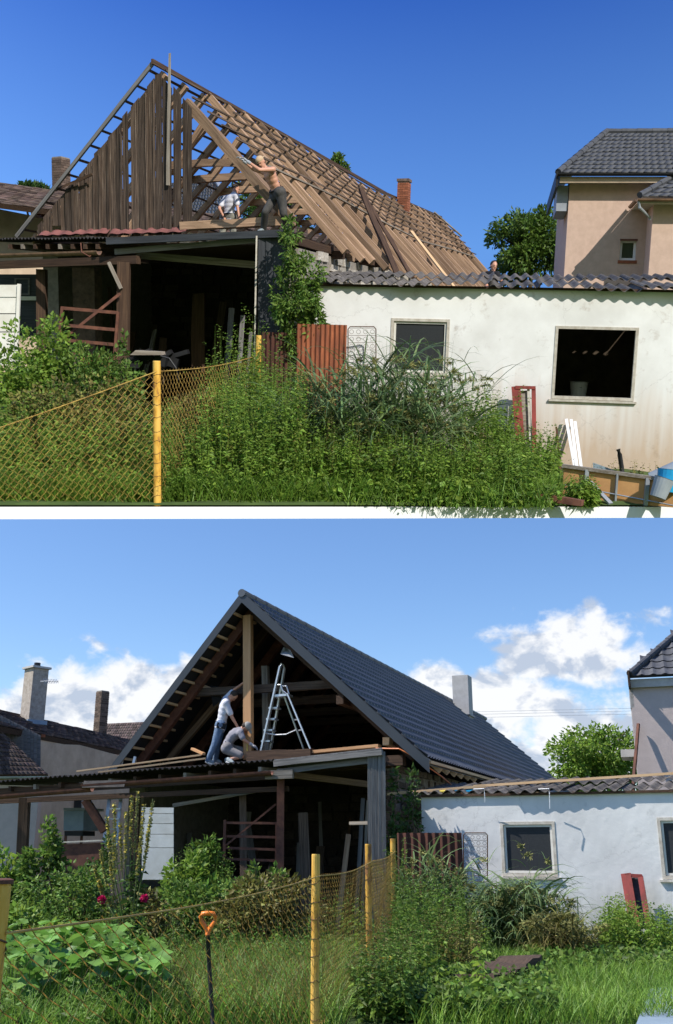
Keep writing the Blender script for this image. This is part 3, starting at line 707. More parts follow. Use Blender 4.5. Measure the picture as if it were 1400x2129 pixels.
def build_shed(label, fr, length, depth, z0, z1, wins, wall_m, roof_m, pitch, over, sheets_seed):
    t = thing('white_shed', label, 'shed', fr.P(0, 0, z0))
    holes = []
    for (x0, y0, x1, y1, *_r) in wins:
        p, q = fr.g(x0, y0, 0), fr.g(x1, y1, 0); holes.append((fr.ab(p)[0], fr.ab(q)[0], q.z, p.z))
    wall_holes(fr.P(0, 0, 0), fr.u, length, z0, z1, holes, fr.d * .22).build('front_wall', wall_m, t)
    MB().slab([fr.P(0, .222, z0), fr.P(0, depth, z0), fr.P(0, depth, z1 + .18), fr.P(0, .222, z1)], fr.u * .2).build('side_wall', wall_m, t)
    MB().slab([fr.P(length - .2, .222, z0), fr.P(length - .2, depth, z0), fr.P(length - .2, depth, z1 + .18), fr.P(length - .2, .222, z1)], fr.u * .2).build('side_wall', wall_m, t)
    MB().slab([fr.P(.2, depth - .2, z0), fr.P(length - .2, depth - .2, z0), fr.P(length - .2, depth - .2, z1 + .15), fr.P(.2, depth - .2, z1 + .15)], fr.d * .19).build('back_wall', 'soil', t)
    MB().slab([fr.P(.2, .23, z0 + .05), fr.P(length - .2, .23, z0 + .05), fr.P(length - .2, depth - .2, z0 + .05), fr.P(.2, depth - .2, z0 + .05)], (0, 0, -.04)).build('floor', 'soil', t)
    for h, w in zip(holes, wins):
        a0, a1, b0, b1 = h; kind = w[4]; fw = .055; T = fr.d * .10
        wn_ = MB()
        for (x0, x1, y0, y1) in ((a0, a0 + fw, b0, b1), (a1 - fw, a1, b0, b1), (a0 + fw, a1 - fw, b0, b0 + fw), (a0 + fw, a1 - fw, b1 - fw, b1)):
            wn_.slab([fr.P(x0, -.012, y0), fr.P(x1, -.012, y0), fr.P(x1, -.012, y1), fr.P(x0, -.012, y1)], T)
        f = wn_.build('window_frame', 'frame_paint', t)
        MB().slab([fr.P(a0 - .05, -.05, b0 - .05), fr.P(a1 + .05, -.05, b0 - .05), fr.P(a1 + .05, -.05, b0 - .012), fr.P(a0 - .05, -.05, b0 - .012)], fr.d * .06).build('sill', 'frame_paint', f)
        if kind == 'screen':
            s_ = MB(); i0 = fw + .004; sw = .04
            for (x0, x1, y0, y1) in ((a0 + i0, a0 + i0 + sw, b0 + i0, b1 - i0), (a1 - i0 - sw, a1 - i0, b0 + i0, b1 - i0), (a0 + i0 + sw, a1 - i0 - sw, b0 + i0, b0 + i0 + sw), (a0 + i0 + sw, a1 - i0 - sw, b1 - i0 - sw, b1 - i0)):
                s_.slab([fr.P(x0, .02, y0), fr.P(x1, .02, y0), fr.P(x1, .02, y1), fr.P(x0, .02, y1)], fr.d * .04)
            s_.build('sash', 'white_paint', f)
            MB().slab([fr.P(a0 + .09, .045, b0 + .09), fr.P(a1 - .09, .045, b0 + .09), fr.P(a1 - .09, .045, b1 - .09), fr.P(a0 + .09, .045, b1 - .09)], fr.d * .006).build('pane', 'insect_screen', f)
    # roof of wavy fibre-cement sheets, two courses, each sheet its own
    r2 = random.Random(sheets_seed); a = -.25; k = 0
    rise = .34
    while a < length + .1:
        w = 4 * pitch
        for (b0, b1, zo) in ((-over, 1.75, .05), (1.6, depth + .25, .10)):
            dz = r2.uniform(-.015, .045); zz = lambda b: z1 + zo + dz + rise * (b + over) / depth
            sk = r2.uniform(-.07, .05)
            o = fr.P(a + r2.uniform(-.02, .02), b0 + sk, zz(b0) + (k % 2) * .012); e = fr.P(a, b1 + sk, zz(b1) + (k % 2) * .012)
            c = corrugated(o, fr.u * (w + .06) + V(0, 0, r2.uniform(-.05, .05)), e - o, pitch, .036, .009, 10)
            c.build('roof_sheet', roof_m, t)
        a += w; k += 1
    MB().slab([fr.P(.02, -.06, z1), fr.P(length, -.06, z1), fr.P(length, -.06, z1 + .045), fr.P(.02, -.06, z1 + .045)], fr.d * .1).build('eave_batten', 'dark_timber', t)
    return t, holes

# =================================================================== THE YARD BEFORE THE WORKS
enter(before_collection, R_BEFORE)
ZB = -.9
g0, g1 = hitz(-500, 1050, ZB), hitz(1900, 1050, ZB); ed = (g1 - g0).normalized(); back = V(-ed.y, ed.x, 0)
g0 -= ed * 14; g1 += ed * 14
th = hitz(700, 1050, ZB); fn = V(-back.x, -back.y, 0); lo = hit(700, 1078, th, back)
poly = [g0, g1, g1 + back * 160 + ed * 60, g0 + back * 160 - ed * 60]
MB().prism([p - V(0, 0, .03) for p in poly], V(0, 0, lo.z - th.z + .03)).build('added_terrace_slab', 'white_slab', kind='structure')  # added slab carrying the upper yard; its white edge fills the dividing band
gm = []; nx_, ny_ = 90, 60; gf = []
for j in range(ny_ + 1):
    for i in range(nx_ + 1):
        q = poly[0].lerp(poly[1], i / nx_).lerp(poly[3].lerp(poly[2], i / nx_), (j / ny_) ** 2.2)
        gm.append((q.x, q.y, ZB + (rng.uniform(0, .05) if j else 0)))
for j in range(ny_):
    for i in range(nx_): gf.append([j * (nx_ + 1) + i, j * (nx_ + 1) + i + 1, (j + 1) * (nx_ + 1) + i + 1, (j + 1) * (nx_ + 1) + i])
o = link('ground', new_mesh('ground', gm, np.array(gf)), 'grass_ground'); tag(o, kind='structure')

B = Frame(-3.97, 22.28, .33); RZ, EZ, HW, BL = 7.03, 3.63, 3.39, 25.8
def sag(b): return -.26 * math.exp(-((b - 14.5) / 5.5) ** 2)
def rz(a, b, off=0): return RZ + off + sag(b) - (RZ - EZ) * abs(a) / HW
barn = thing('barn', 'old timber barn with its roof stripped to bare rafters and a boarded gable', 'barn', B.P(0, 0, ZB))
# walls of the lower storey
MB().slab([B.P(3.1, .3, ZB), B.P(3.1, BL, ZB), B.P(3.1, BL, 3.36), B.P(3.1, .3, 3.36)], -B.u * .4).build('side_wall', 'mortar', barn)
MB().slab([B.P(-2.79, 4.6, ZB), B.P(2.69, 4.6, ZB), B.P(2.69, 4.6, 3.4), B.P(-2.79, 4.6, 3.4)], B.d * .4).build('front_wall', 'wall_shaded', barn)
MB().slab([B.P(-3.2, .3, ZB), B.P(-3.2, BL, ZB), B.P(-3.2, BL, 3.36), B.P(-3.2, .3, 3.36)], B.u * .4).build('side_wall', 'mortar', barn)
sm_pale = stone_meshes('stone_pale'); sm_stone = stone_meshes('stone')
rubble(barn, B.P(3.12, .35, 0), B.d, 17, 2.0, 3.34, B.u, sm_pale, rowh=.2, wmin=.25, wmax=.6, limit=280, skip=.25)
rubble(barn, B.P(-2.75, 4.58, 0), B.u, 5.4, .2, 3.35, -B.d, stone_meshes('stone_shaded'), rowh=.2, wmin=.25, wmax=.5, limit=200, skip=.3)
MB().slab([B.P(-3.3, .2, 3.42), B.P(2.9, .2, 3.42), B.P(2.9, BL, 3.42), B.P(-3.3, BL, 3.42)], V(0, 0, .05)).build('loft_floor', 'dark_timber', barn)
beam('wall_plate', B.P(3.02, .1, 3.50), B.P(3.02, BL, 3.50), .2, .16, 'dark_timber', barn, jit=.012, seg=8)
beam('wall_plate', B.P(-3.15, .1, 3.56), B.P(-3.15, BL, 3.56), .2, .16, 'dark_timber', barn, jit=.012, seg=8)
beam('tie_beam', B.g(378, 470, .02), B.g(612, 458, .02), .2, .17, 'old_rafter', barn, jit=.012, seg=6)
# rafters, both slopes
nb = 27
for i in range(nb):
    b = .3 + i * .955
    beam('rafter', B.P(-.03, b, rz(0, b, -.05)), B.P(-HW - .05, b, rz(HW, b, -.10)), .13, .15, 'old_rafter', barn, jit=.008, seg=4, bow=rng.uniform(-.03, .02))
    if i == 0 or i == 1: continue
    tl = HW + .12 + rng.uniform(-.06, .12)
    beam('rafter', B.P(.03, b, rz(0, b, -.05)), B.P(tl, b + rng.uniform(-.06, .06), rz(tl, b, -.08)), .13, .15, 'old_rafter', barn, jit=.010, seg=4, bow=rng.uniform(-.04, .02))
    j0 = rng.uniform(2.5, 2.7)
    beam('joist_end', B.P(j0, b + .25, 3.42), B.P(HW + rng.uniform(-.12, .12), b + .25, 3.42 + rng.uniform(-.02, .02)), .17, .17, rng.choice(['old_rafter', 'dark_timber']), barn, jit=.01)
    if i % 2 == 0 and i < 20:
        z = 5.45 + sag(b); aw = (RZ - z) / (RZ - EZ) * HW
        beam('collar_beam', B.P(-aw, b + .13, z), B.P(aw * .96, b + .13, z), .12, .17, 'old_rafter', barn, jit=.01, seg=4, bow=.05)
        beam('brace', B.P(-aw * .55, b + .13, z), B.P(-.1, b + .13, RZ - .6 + sag(b)), .10, .12, 'old_rafter', barn, jit=.006)
for b in (2.6, 3.6):                                             # doubled rafters in the open front bays
    beam('strut', B.P(-2.6, b, 3.6), B.P(-1.35, b, 5.35), .12, .14, 'old_rafter', barn, jit=.008, seg=3)
# battens: the whole left slope, only the upper part of the right slope
for k in range(12):
    a = -.14 - k * .29
    seg = 9; pts = [(-.22 + (BL + .27) * q / seg) for q in range(seg + 1)]
    for q in range(seg):
        if rng.random() < .06 and q > 1: continue
        beam('batten', B.P(a, pts[q], rz(a, pts[q], .055)), B.P(a, pts[q + 1], rz(a, pts[q + 1], .055)), .05, .042, 'dark_timber', barn, jit=.004)
for k in range(7):
    a = .12 + k * .25
    b0 = .05 + max(0, k - 1) * .23; seg = 9
    pts = [b0 + (BL + .1 - b0) * q / seg for q in range(seg + 1)]
    for q in range(seg):
        if rng.random() < .10 and q < 6: continue
        beam('batten', B.P(a, pts[q] + rng.uniform(-.1, .1), rz(a, pts[q], .07)), B.P(a, pts[q + 1], rz(a, pts[q + 1], .07)), .042, .035, 'old_board', barn, jit=.006)
beam('ridge_board', B.P(0, -.3, RZ + .05), B.P(0, 9, rz(0, 9, .05)), .05, .10, 'dark_timber', barn)
beam('ridge_board', B.P(0, 9, rz(0, 9, .05)), B.P(0, 17, rz(0, 17, .05)), .05, .10, 'dark_timber', barn)
beam('ridge_board', B.P(0, 17, rz(0, 17, .05)), B.P(0, BL, rz(0, BL, .05)), .05, .10, 'dark_timber', barn)
a = 1.86
for q in range(5):
    b0, b1 = 1.5 + q * 4.6, 1.5 + (q + 1) * 4.6 + .1
    beam('pale_lath', B.P(a, b0, rz(a, b0, .08)), B.P(a, min(b1, BL), rz(a, min(b1, BL), .08)), .07, .035, 'weathered_timber', barn)
# gable: single boards, some missing, ends ragged
beam('verge_lath', B.P(.0, -.24, RZ + .05), B.P(-HW - .12, -.24, EZ - .05), .05, .08, 'grey_plank', barn, seg=5, jit=.006)
a = -3.28
def upright(name, a0, a1, z0, zl, zr_, b, th, m):
    n = 5; v = []; f = []; wob = [(rng.uniform(-.006, .006), rng.uniform(-.006, .006)) for _ in range(n + 1)]
    for k in range(n + 1):
        q = k / n
        for (aa, zt, w_) in ((a0, zl, wob[k][0]), (a1, zr_, wob[k][1])):
            for bb in (b, b + th): v.append(B.P(aa + w_, bb, z0 + (zt - z0) * q))
    for k in range(n):
        i = 4 * k; f += [(i, i + 2, i + 6, i + 4), (i + 1, i + 5, i + 7, i + 3), (i, i + 4, i + 5, i + 1), (i + 2, i + 3, i + 7, i + 6)]
    f += [(0, 1, 3, 2), (4 * n, 4 * n + 2, 4 * n + 3, 4 * n + 1)]
    return MB().raw(v, f).build(name, m, barn)
while a < .74:
    w = rng.uniform(.11, .21); gap = rng.choice([.004, .004, .006, .008, .012, .02, .04, .08]); j = rng.uniform(0, .10)
    zl, zr_ = rz(a, 0, -.03) - j, rz(a + w, 0, -.03) - j - rng.uniform(0, .03); z0 = 3.60 + rng.uniform(-.02, .05)
    if rng.random() < .12: z0 += rng.uniform(.1, .3)
    if min(zl, zr_) - z0 > .05:
        b_ = rng.uniform(-.03, .02); upright('gable_board', a, a + w, z0, zl, zr_, b_, .024, 'old_board_upright')
        if rng.random() < .6: upright('cover_strip', a + w - .02, a + w + .03, z0, zr_ - rng.uniform(0, .2), zr_ - rng.uniform(.02, .3), b_ - .024, .02, 'old_board_upright')
    a += w + gap
beam('loose_board', B.g(349, 385, -.08), B.g(353, 110, -.10), .075, .03, 'weathered_timber', barn, up=B.d, jit=.008, seg=6, taper=.6)
beam('loose_board', B.g(115, 395, -.1), B.g(192, 362, -.14), .05, .03, 'dark_timber', barn, up=B.d, jit=.01, seg=3)
for (x0, x1, dy) in ((80, 222, 0), (226, 386, -3)):
    p, q = B.g(x0, 489 + dy, -.14), B.g(x1, 484 + dy, -.14)
    corrugated(p, q - p, B.d * .16 + V(0, 0, .12), .30, .012, .006, 6).build('flashing_sheet', 'maroon_sheet', barn)
# the rafter the worker is holding, and odd pieces left on the roof
rf = beam('loose_rafter', B.g(388, 212, .12), B.g(606, 458, -.05), .17, .21, 'old_rafter', None, jit=.02, seg=7, label='thick rough rafter held by the shirtless worker at the open gable', cat='rafter')
def loose(name, p, q, w, h, m, label, cat, **k): return beam(name, p, q, w, h, m, None, label=label, cat=cat, **k)
loose('old_plank', B.g(777, 405, 9.0) - B.d * 1.2, B.g(828, 575, 5.2), .16, .07, 'dark_timber', 'dark split plank leaning across the stripped rafters', 'plank', jit=.02, seg=5)
loose('old_plank', B.g(797, 440, 9.0) - B.d * 1.2, B.g(858, 577, 5.2), .10, .06, 'dark_timber', 'shorter thin dark plank beside the split plank on the rafters', 'plank', jit=.015, seg=4)
loose('new_batten', B.P(1.75, 14.2, rz(1.75, 14.2, .2)), B.P(3.75, 12.7, rz(3.75, 12.7, .15)), .12, .045, 'fresh_lath', 'fresh pale board lying down the slope of the stripped roof', 'board')
loose('ridge_lath', B.P(.25, 23.4, rz(.25, 23.4, .25)), B.P(1.0, 25.6, rz(1.0, 25.6, .22)), .06, .05, 'weathered_timber', 'pale grey lath lying at the far end of the stripped ridge', 'lath')
lt = thing('ladder', 'thin pale ladder top leaning on the far eave of the stripped barn', 'ladder', B.P(3.6, 22.2, 2.6))
for s_ in (0, .3): beam('stile', B.P(3.7, 22.2 + s_, 2.7), B.P(2.9, 22.2 + s_, 4.35), .05, .05, 'white_paint', lt)
for q in range(5): beam('rung', B.P(3.7 - .16 * q, 22.2, 2.9 + .33 * q), B.P(3.7 - .16 * q, 22.5, 2.9 + .33 * q), .03, .03, 'white_paint', lt)
def px_of(p):
    c_ = ROT.inverted() @ (p - EYE); return CX + c_.x / c_.y * F
CB = min((abs(px_of(B.P(.3, b * .1, 6.8)) - 840), b * .1) for b in range(80, 250))[1]
ch = thing('brick_chimney', 'red brick chimney with sooty top near the far ridge of the stripped barn', 'chimney', B.P(.3, CB, 5.2))
cp = B.P(.3, CB, 0); ctop = at(840, 378, cp.y).z; brick_chimney(ch, cp, .42, .42, 5.9, ctop, .33, 'brick_red', bh=.085)
MB().box((cp.x, cp.y, ctop + .045), (.47, .47, .10), Matrix.Rotation(-.33, 3, 'Z')).build('crown', 'brick_dark', ch)

# porch in front of the gable
pl, pm, prr = at(-60, 499, 23.1), at(222, 497, 21.0), at(604, 479, 19.75)
porch = thing('porch', 'dark open lean-to porch with sagging roof under the boarded gable', 'porch', at(570, 700, 19.9))
nsh = 4
for i in range(nsh):
    p, q = pl.lerp(pm, i / nsh), pl.lerp(pm, (i + 1) / nsh)
    corrugated(p + V(0, 0, .02 + .008 * (i % 2)), (q - p) * 1.03, B.d * 1.5 + V(0, 0, .10), .105, .020, .006, 8).build('roof_sheet', 'tar_sheet', porch)
MB().slab([pm + V(0, 0, .0), prr, B.P(2.95, -.02, 3.50), B.P(-1.4, -.02, 3.52)], V(0, 0, .03)).build('roof_deck', 'tar_sheet', porch)
beam('fascia_beam', pm + V(0, 0, -.045), prr + V(0, 0, -.05), .07, .13, 'black_plank', porch, jit=.006, seg=4)
beam('fascia_beam', at(240, 524, 21.15), at(538, 498, 20.1), .07, .11, 'grey_plank', porch, jit=.006, seg=4)
beam('eave_beam', at(-40, 552, 23.0), at(288, 540, 20.9), .14, .16, 'dark_timber', porch)
beam('eave_beam', at(285, 530, 21.4), at(538, 551, 20.9), .12, .14, 'weathered_timber', porch)
for i in range(8): 
    x = 20 + i * 26; beam('rafter_end', at(x, 512, 22.5 - i * .19), at(x + 8, 508, 22.5 - i * .19) + B.d * 1.4, .08, .10, 'weathered_timber' if i in (1, 4) else 'dark_timber', porch)
half_gutter(at(-60, 530, 22.7), at(206, 521, 20.85), .085).build('gutter', 'gutter_brown', porch)
MB().tube([at(168, 505, 21.0), at(170, 524, 20.95), at(186, 533, 20.9), at(200, 526, 20.95)], .014, 6).build('gutter_hook', 'rust_steel', porch)
beam('post', at(258, 545, 20.9), V(*at(252, 800, 20.9).xy, ZB), .24, .2, 'dark_timber', porch, up=(0, 1, 0))
beam('post', at(87, 560, 22.4), V(*at(84, 700, 22.4).xy, ZB), .2, .2, 'dark_timber', porch, up=(0, 1, 0))
beam('post', at(226, 545, 20.8), at(252, 600, 20.75), .06, .06, 'weathered_timber', porch)
beam('brace_pole', at(250, 610, 20.7), at(128, 707, 20.5), .055, .055, 'rust_steel', porch)
for i in range(4):
    x = 538 + i * 16; p = at(x + 8, 488, 19.95 - i * .02); q = at(x + 6, 720, 19.95 - i * .02)
    beam('wall_plank', V(q.x, q.y, ZB), V(p.x, p.y, p.z), .147, .03, 'black_plank', porch, up=(0, 1, 0), jit=.003)
p, q = at(534, 490, 19.9), at(528, 720, 19.9); beam('corner_strip', V(q.x, q.y, ZB), p, .03, .03, 'frame_paint', porch, up=(0, 1, 0))
MB().slab([at(150, 556, 22.9), at(196, 556, 22.9), V(*at(196, 556, 22.9).xy, ZB), V(*at(150, 556, 22.9).xy, ZB)], B.d * .3).build('brick_pier', 'brick_dark', porch)

gate = thing('metal_gate', 'rusty brown iron rail gate hung on the porch post among nettles', 'gate', V(*at(185, 740, 20.1).xy, ZB))
G = lambda x, y: at(x, y, 20.15)
beam('stile', G(130, 638), G(120, 738), .05, .09, 'rust_steel', gate, up=(0, 1, 0)); beam('stile', G(246, 648), G(238, 748), .05, .09, 'rust_steel', gate, up=(0, 1, 0))
for (y0, y1) in ((640, 650), (675, 686), (706, 717), (733, 744)): beam('rail', G(127, y0), G(246, y1), .045, .062, 'rust_steel', gate, up=(0, 0, 1))
MB().slab([G(168, 744), G(232, 750), G(230, 795), G(170, 790)], (0, .02, 0)).build('lower_sheet', 'rust_sheet', gate)

door = thing('white_door', 'cream boarded door standing in the weeds at the far left of the upper view', 'door', V(*at(15, 740, 19.6).xy, ZB))
for i, (y0, y1) in enumerate(((592, 618), (619, 652), (653, 690), (691, 760))):
    MB().slab([at(-30, y0, 19.6), at(40 - i * 1.5, y0, 19.6), at(39 - i * 1.5, y1 - 1, 19.6), at(-30, y1 - 1, 19.6)], (0, .04, 0)).build('door_board', 'white_paint', door)
beam('edge_rail', at(40, 590, 19.58), at(33, 770, 19.58), .06, .06, 'white_paint', door, up=(0, 1, 0))
cab = thing('black_cabinet', 'black cabinet with a framed dark window under the porch roof', 'cabinet', V(*at(38, 690, 23.6).xy, ZB))
MB().slab([at(-20, 570, 23.6), at(76, 570, 23.6), at(74, 700, 23.6), at(-20, 700, 23.6)], (0, .6, 0)).build('body', 'black_plank', cab)
wf = MB()
for r_ in ((30, 34, 578, 613), (58, 62, 578, 613), (34, 58, 578, 581), (34, 58, 610, 613)): wf.slab([at(r_[0], r_[2], 23.58), at(r_[1], r_[2], 23.58), at(r_[1], r_[3], 23.58), at(r_[0], r_[3], 23.58)], (0, .019, 0))
wf.build('window_frame', 'grey_plank', cab)
MB().slab([at(-20, 616, 23.57), at(76, 616, 23.57), at(76, 624, 23.57), at(-20, 624, 23.57)], (0, .028, 0)).build('handle_rail', 'white_paint', cab)
# things lying under the porch
sp = thing('junk_heap', 'heap of black plastic crates and boards under the porch behind the yellow post', 'junk', V(*at(330, 760, 20.3).xy, ZB))
q = MB()
for i in range(9): q.box(at(270 + i * 13, 748 + rng.uniform(-16, 10), 20.6 + rng.uniform(-.3, .3)), (rng.uniform(.15, .4), .3, rng.uniform(.08, .25)), Matrix.Rotation(rng.uniform(-.6, .6), 3, 'Y'))
q.build('crate', 'black_pipe', sp)
q = MB().slab([at(282, 728, 20.1), at(334, 731, 20.1), at(338, 738, 20.1), at(270, 738, 20.1)], (0, .5, 0)); q.build('board', 'weathered_timber', sp)
MB().tube([at(334, 740, 20), at(352, 745, 20), at(366, 765, 20), at(372, 790, 20)], .02, 6).build('hose', 'black_pipe', sp)
jk = thing('timber_pile', 'jumble of dark old timber and crates filling the back of the dark porch', 'junk', B.P(0, 2.6, ZB))
for i in range(16):
    a_ = rng.uniform(-2.3, 2.5); b_ = rng.uniform(1.2, 3.6); beam('plank', B.P(a_, b_, ZB), B.P(a_ + rng.gauss(0, .35), b_ + rng.uniform(.2, .7), rng.uniform(.9, 2.7)), rng.uniform(.06, .2), .04, rng.choice(['dark_timber', 'old_board', 'grey_plank']), jk, jit=.01, seg=2)
for i in range(9):
    a_ = rng.uniform(-2.2, 2.4); b_ = rng.uniform(.8, 2.6); MB().box(B.P(a_, b_, ZB + rng.uniform(.3, .8)), (rng.uniform(.3, .7), .4, rng.uniform(.2, .6)), Matrix.Rotation(rng.uniform(-.5, .5), 3, 'Z')).build('crate', rng.choice(['dark_timber', 'black_pipe', 'rust_steel']), jk)
for i, (x0, y0, x1, y1, w, lb_) in enumerate(((482, 640, 462, 745, .12, 'grey board leaning in the porch, left of the slanted three'), (505, 655, 488, 748, .1, 'grey board leaning in the porch, middle of the slanted three'),
                                         (522, 690, 505, 750, .07, 'short pale board leaning in the porch next to the black planks'))):
    p, q = at(x0, y0, 22.0), at(x1, y1, 21.6); loose('leaning_board', V(q.x, q.y, ZB), p, w, .025, 'grey_plank', lb_, 'board', up=(0, 1, 0))
loose('stone_pillar', V(*at(412, 740, 24.2).xy, ZB), at(414, 610, 24.2), .30, .2, 'dark_timber', 'wide grey slab standing deep inside the dark porch', 'slab', up=(0, 1, 0), jit=.02, seg=4)

# house on the left
def roof_quad(r, r1, e, px_end):
    """level ridge through two photograph points, eave parallel to it through a third"""
    a = at(*r); b = hitz(*r1, a.z); d_ = (b - a).normalized(); c_ = at(*e); ln_ = (b - a).length
    return [a - d_ * 6, b + d_ * 8, c_ + d_ * (ln_ + 9), c_ - d_ * 6]
nh = thing('neighbour_house', 'cream house with old brown tiled roof behind the left end of the stripped barn', 'house', V(*at(40, 600, 34).xy, ZB))
MB().slab([V(*at(-200, 500, 31).xy, ZB), V(*at(330, 500, 38).xy, ZB), at(330, 500, 38), at(-200, 395, 31)], V(.2, .6, 0)).build('wall', 'cream_plaster', nh)
nq = roof_quad((-60, 370, 34.5), (330, 428), (10, 424, 31.6), 400); MB().slab(nq, V(0, .12, -.14)).build('roof_boarding', 'dark_timber', nh)
plain_tiles(nh, nq, 64, 14, 'old_tile', .035)
q = MB(); 
for (px, py) in ((78, 440), (86, 446), (92, 442), (70, 447), (100, 452), (60, 452)):
    p = at(px, py + 5, 31 + (px + 200) / 530 * 7 - .06); q.box(p, (.22, .05, .075), Matrix.Rotation(.6, 3, 'Z'))
q.build('bare_bricks', 'brick_red', nh)
c2 = thing('brick_chimney', 'weathered brown brick chimney on the cream house left of the stripped barn', 'chimney', at(128, 400, 36.5))
cp = hit(128, 398, nq[0], (nq[1] - nq[0]).cross(nq[3] - nq[0]).normalized()); brick_chimney(c2, cp, .46, .46, cp.z - 1.0, at(128, 327, cp.y).z, .5, 'brick_dark', bh=.085)
n2 = thing('rear_house', 'grey tiled house roof seen through the open timber frame of the stripped barn', 'house', V(*at(420, 470, 46).xy, ZB))
MB().slab([at(250, 455, 48), at(480, 450, 44), V(*at(480, 450, 44).xy, ZB), V(*at(250, 455, 48).xy, ZB)], V(0, 1, 0)).build('wall', 'cream_plaster', n2)
plain_tiles(n2, [at(300, 385, 50), at(450, 372, 46), at(500, 462, 43), at(250, 470, 47)], 34, 14, 'concrete_tile')
MB().slab([at(446, 372, 45.8), at(453, 372, 45.8), at(506, 462, 42.8), at(496, 462, 42.8)], V(0, .1, -.1)).build('verge_flashing', 'zinc', n2)
MB().slab([at(430, 380, 47), at(452, 380, 47), at(452, 402, 47), at(430, 402, 47)], V(0, .5, 0)).build('gable_patch', 'brick_red', n2)

# house on the right
H = Frame(*at(1174, 560, 30).xy, .16); hz = H.g(1174, 372, 0).z
hs = thing('tall_house', 'tall salmon rendered house with dark hipped tile roof behind the corrugated shed', 'house', H.P(0, 0, ZB))
w0 = H.g(1291, 500, 0); w1 = H.g(1322, 541, 0); hole = [(H.ab(w0)[0], H.ab(w1)[0], w1.z, w0.z)]
wall_holes(H.P(0, 0, 0), H.u, 9, ZB, hz, hole, H.d * .35).build('front_wall', 'pink_plaster', hs)
MB().slab([H.P(0, .352, ZB), H.P(0, 7, ZB), H.P(0, 7, hz), H.P(0, .352, hz)], H.u * .35).build('side_wall', 'pink_plaster', hs)
a0, a1, b0, b1 = hole[0]; q = MB()
for r_ in ((a0, a0 + .07, b0, b1), (a1 - .07, a1, b0, b1), (a0 + .07, a1 - .07, b0, b0 + .07), (a0 + .07, a1 - .07, b1 - .05, b1)): q.slab([H.P(r_[0], .12, r_[2]), H.P(r_[1], .12, r_[2]), H.P(r_[1], .12, r_[3]), H.P(r_[0], .12, r_[3])], H.d * .06)
wf = q.build('window_frame', 'white_plastic', hs)
MB().slab([H.P(a0 + .07, .15, b0 + .07), H.P(a1 - .07, .15, b0 + .07), H.P(a1 - .07, .15, b1 - .05), H.P(a0 + .07, .15, b1 - .05)], H.d * .01).build('pane', 'dark_glass', wf)
MB().slab([H.P(a0 - .04, -.02, b0 - .09), H.P(a1 + .04, -.02, b0 - .09), H.P(a1 + .04, -.02, b0 - .004), H.P(a0 - .04, -.02, b0 - .004)], H.d * .1).build('brick_sill', 'brick_red', wf)
MB().slab([H.P(a0 - .02, -.012, b1 + .004), H.P(a1 + .02, -.012, b1 + .004), H.P(a1 + .02, -.012, b1 + .05), H.P(a0 - .02, -.012, b1 + .05)], H.d * .05).build('lintel', 'rust_steel', wf)
el0, el1 = H.g(1161, 362, -.4), H.g(1420, 347, -.4); ez_ = el0.z
def hp(a, b, z): return H.P(a, b, z)
e0 = H.ab(el0)[0]; rl = H.g(1262, 276, 2.6)
ra = H.ab(rl)[0]; quad = [hp(ra, 2.6, rl.z), hp(9, 2.6, rl.z), hp(9, -.4, ez_ + .03), hp(e0, -.4, ez_ + .03)]
MB().slab(quad, (0, 0, -.08)).build('roof_boarding', 'dark_timber', hs)
plain_tiles(hs, quad, 46, 10, 'concrete_tile', .03)
MB().raw([hp(e0, -.4, ez_), hp(ra, 2.6, rl.z), hp(e0, 6, ez_)], [(0, 1, 2)]).build('hip_face', 'concrete_tile', hs)
for i in range(9):
    p, q = hp(e0, -.4, ez_ + .06).lerp(hp(ra, 2.6, rl.z + .05), i / 9), hp(e0, -.4, ez_ + .06).lerp(hp(ra, 2.6, rl.z + .05), (i + 1.1) / 9); MB().tube([p, q], [.10, .085], 8).build('ridge_cap', 'concrete_tile', hs)
for i in range(12):
    p, q = hp(ra + i * .45, 2.6, rl.z + .04), hp(ra + i * .45 + .48, 2.6, rl.z + .04); MB().tube([p, q], [.095, .085], 8).build('ridge_cap', 'concrete_tile', hs)
half_gutter(hp(e0 - .02, -.46, ez_ + .02), hp(9, -.46, ez_ + .02), .07).build('gutter', 'black_pipe', hs)
MB().slab([hp(e0 + .06, -.37, ez_ - .22), hp(9, -.37, ez_ - .22), hp(9, -.37, ez_ - .06), hp(e0 + .06, -.37, ez_ - .06)], H.d * .04).build('fascia', 'cream_plaster', hs)
MB().slab([hp(e0 + .06, -.32, ez_ - .2), hp(9, -.32, ez_ - .2), hp(9, -.004, ez_ - .2), hp(e0 + .06, -.004, ez_ - .2)], (0, 0, .04)).build('soffit', 'frame_paint', hs)
MB().slab([hp(e0 - .05, -.42, ez_ - .35), hp(e0 - .05, 6, ez_ - .35), hp(e0 - .05, 6, ez_ + .08), hp(e0 - .05, -.42, ez_ + .08)], H.u * .06).build('verge_board', 'black_pipe', hs)
MB().slab([hp(e0 + .02, .05, ez_ - .95), hp(-.02, .05, ez_ - .95), hp(-.02, .05, ez_ - .24), hp(e0 + .02, .05, ez_ - .24)], H.d * 2).build('eave_box', 'membrane_pale', hs)
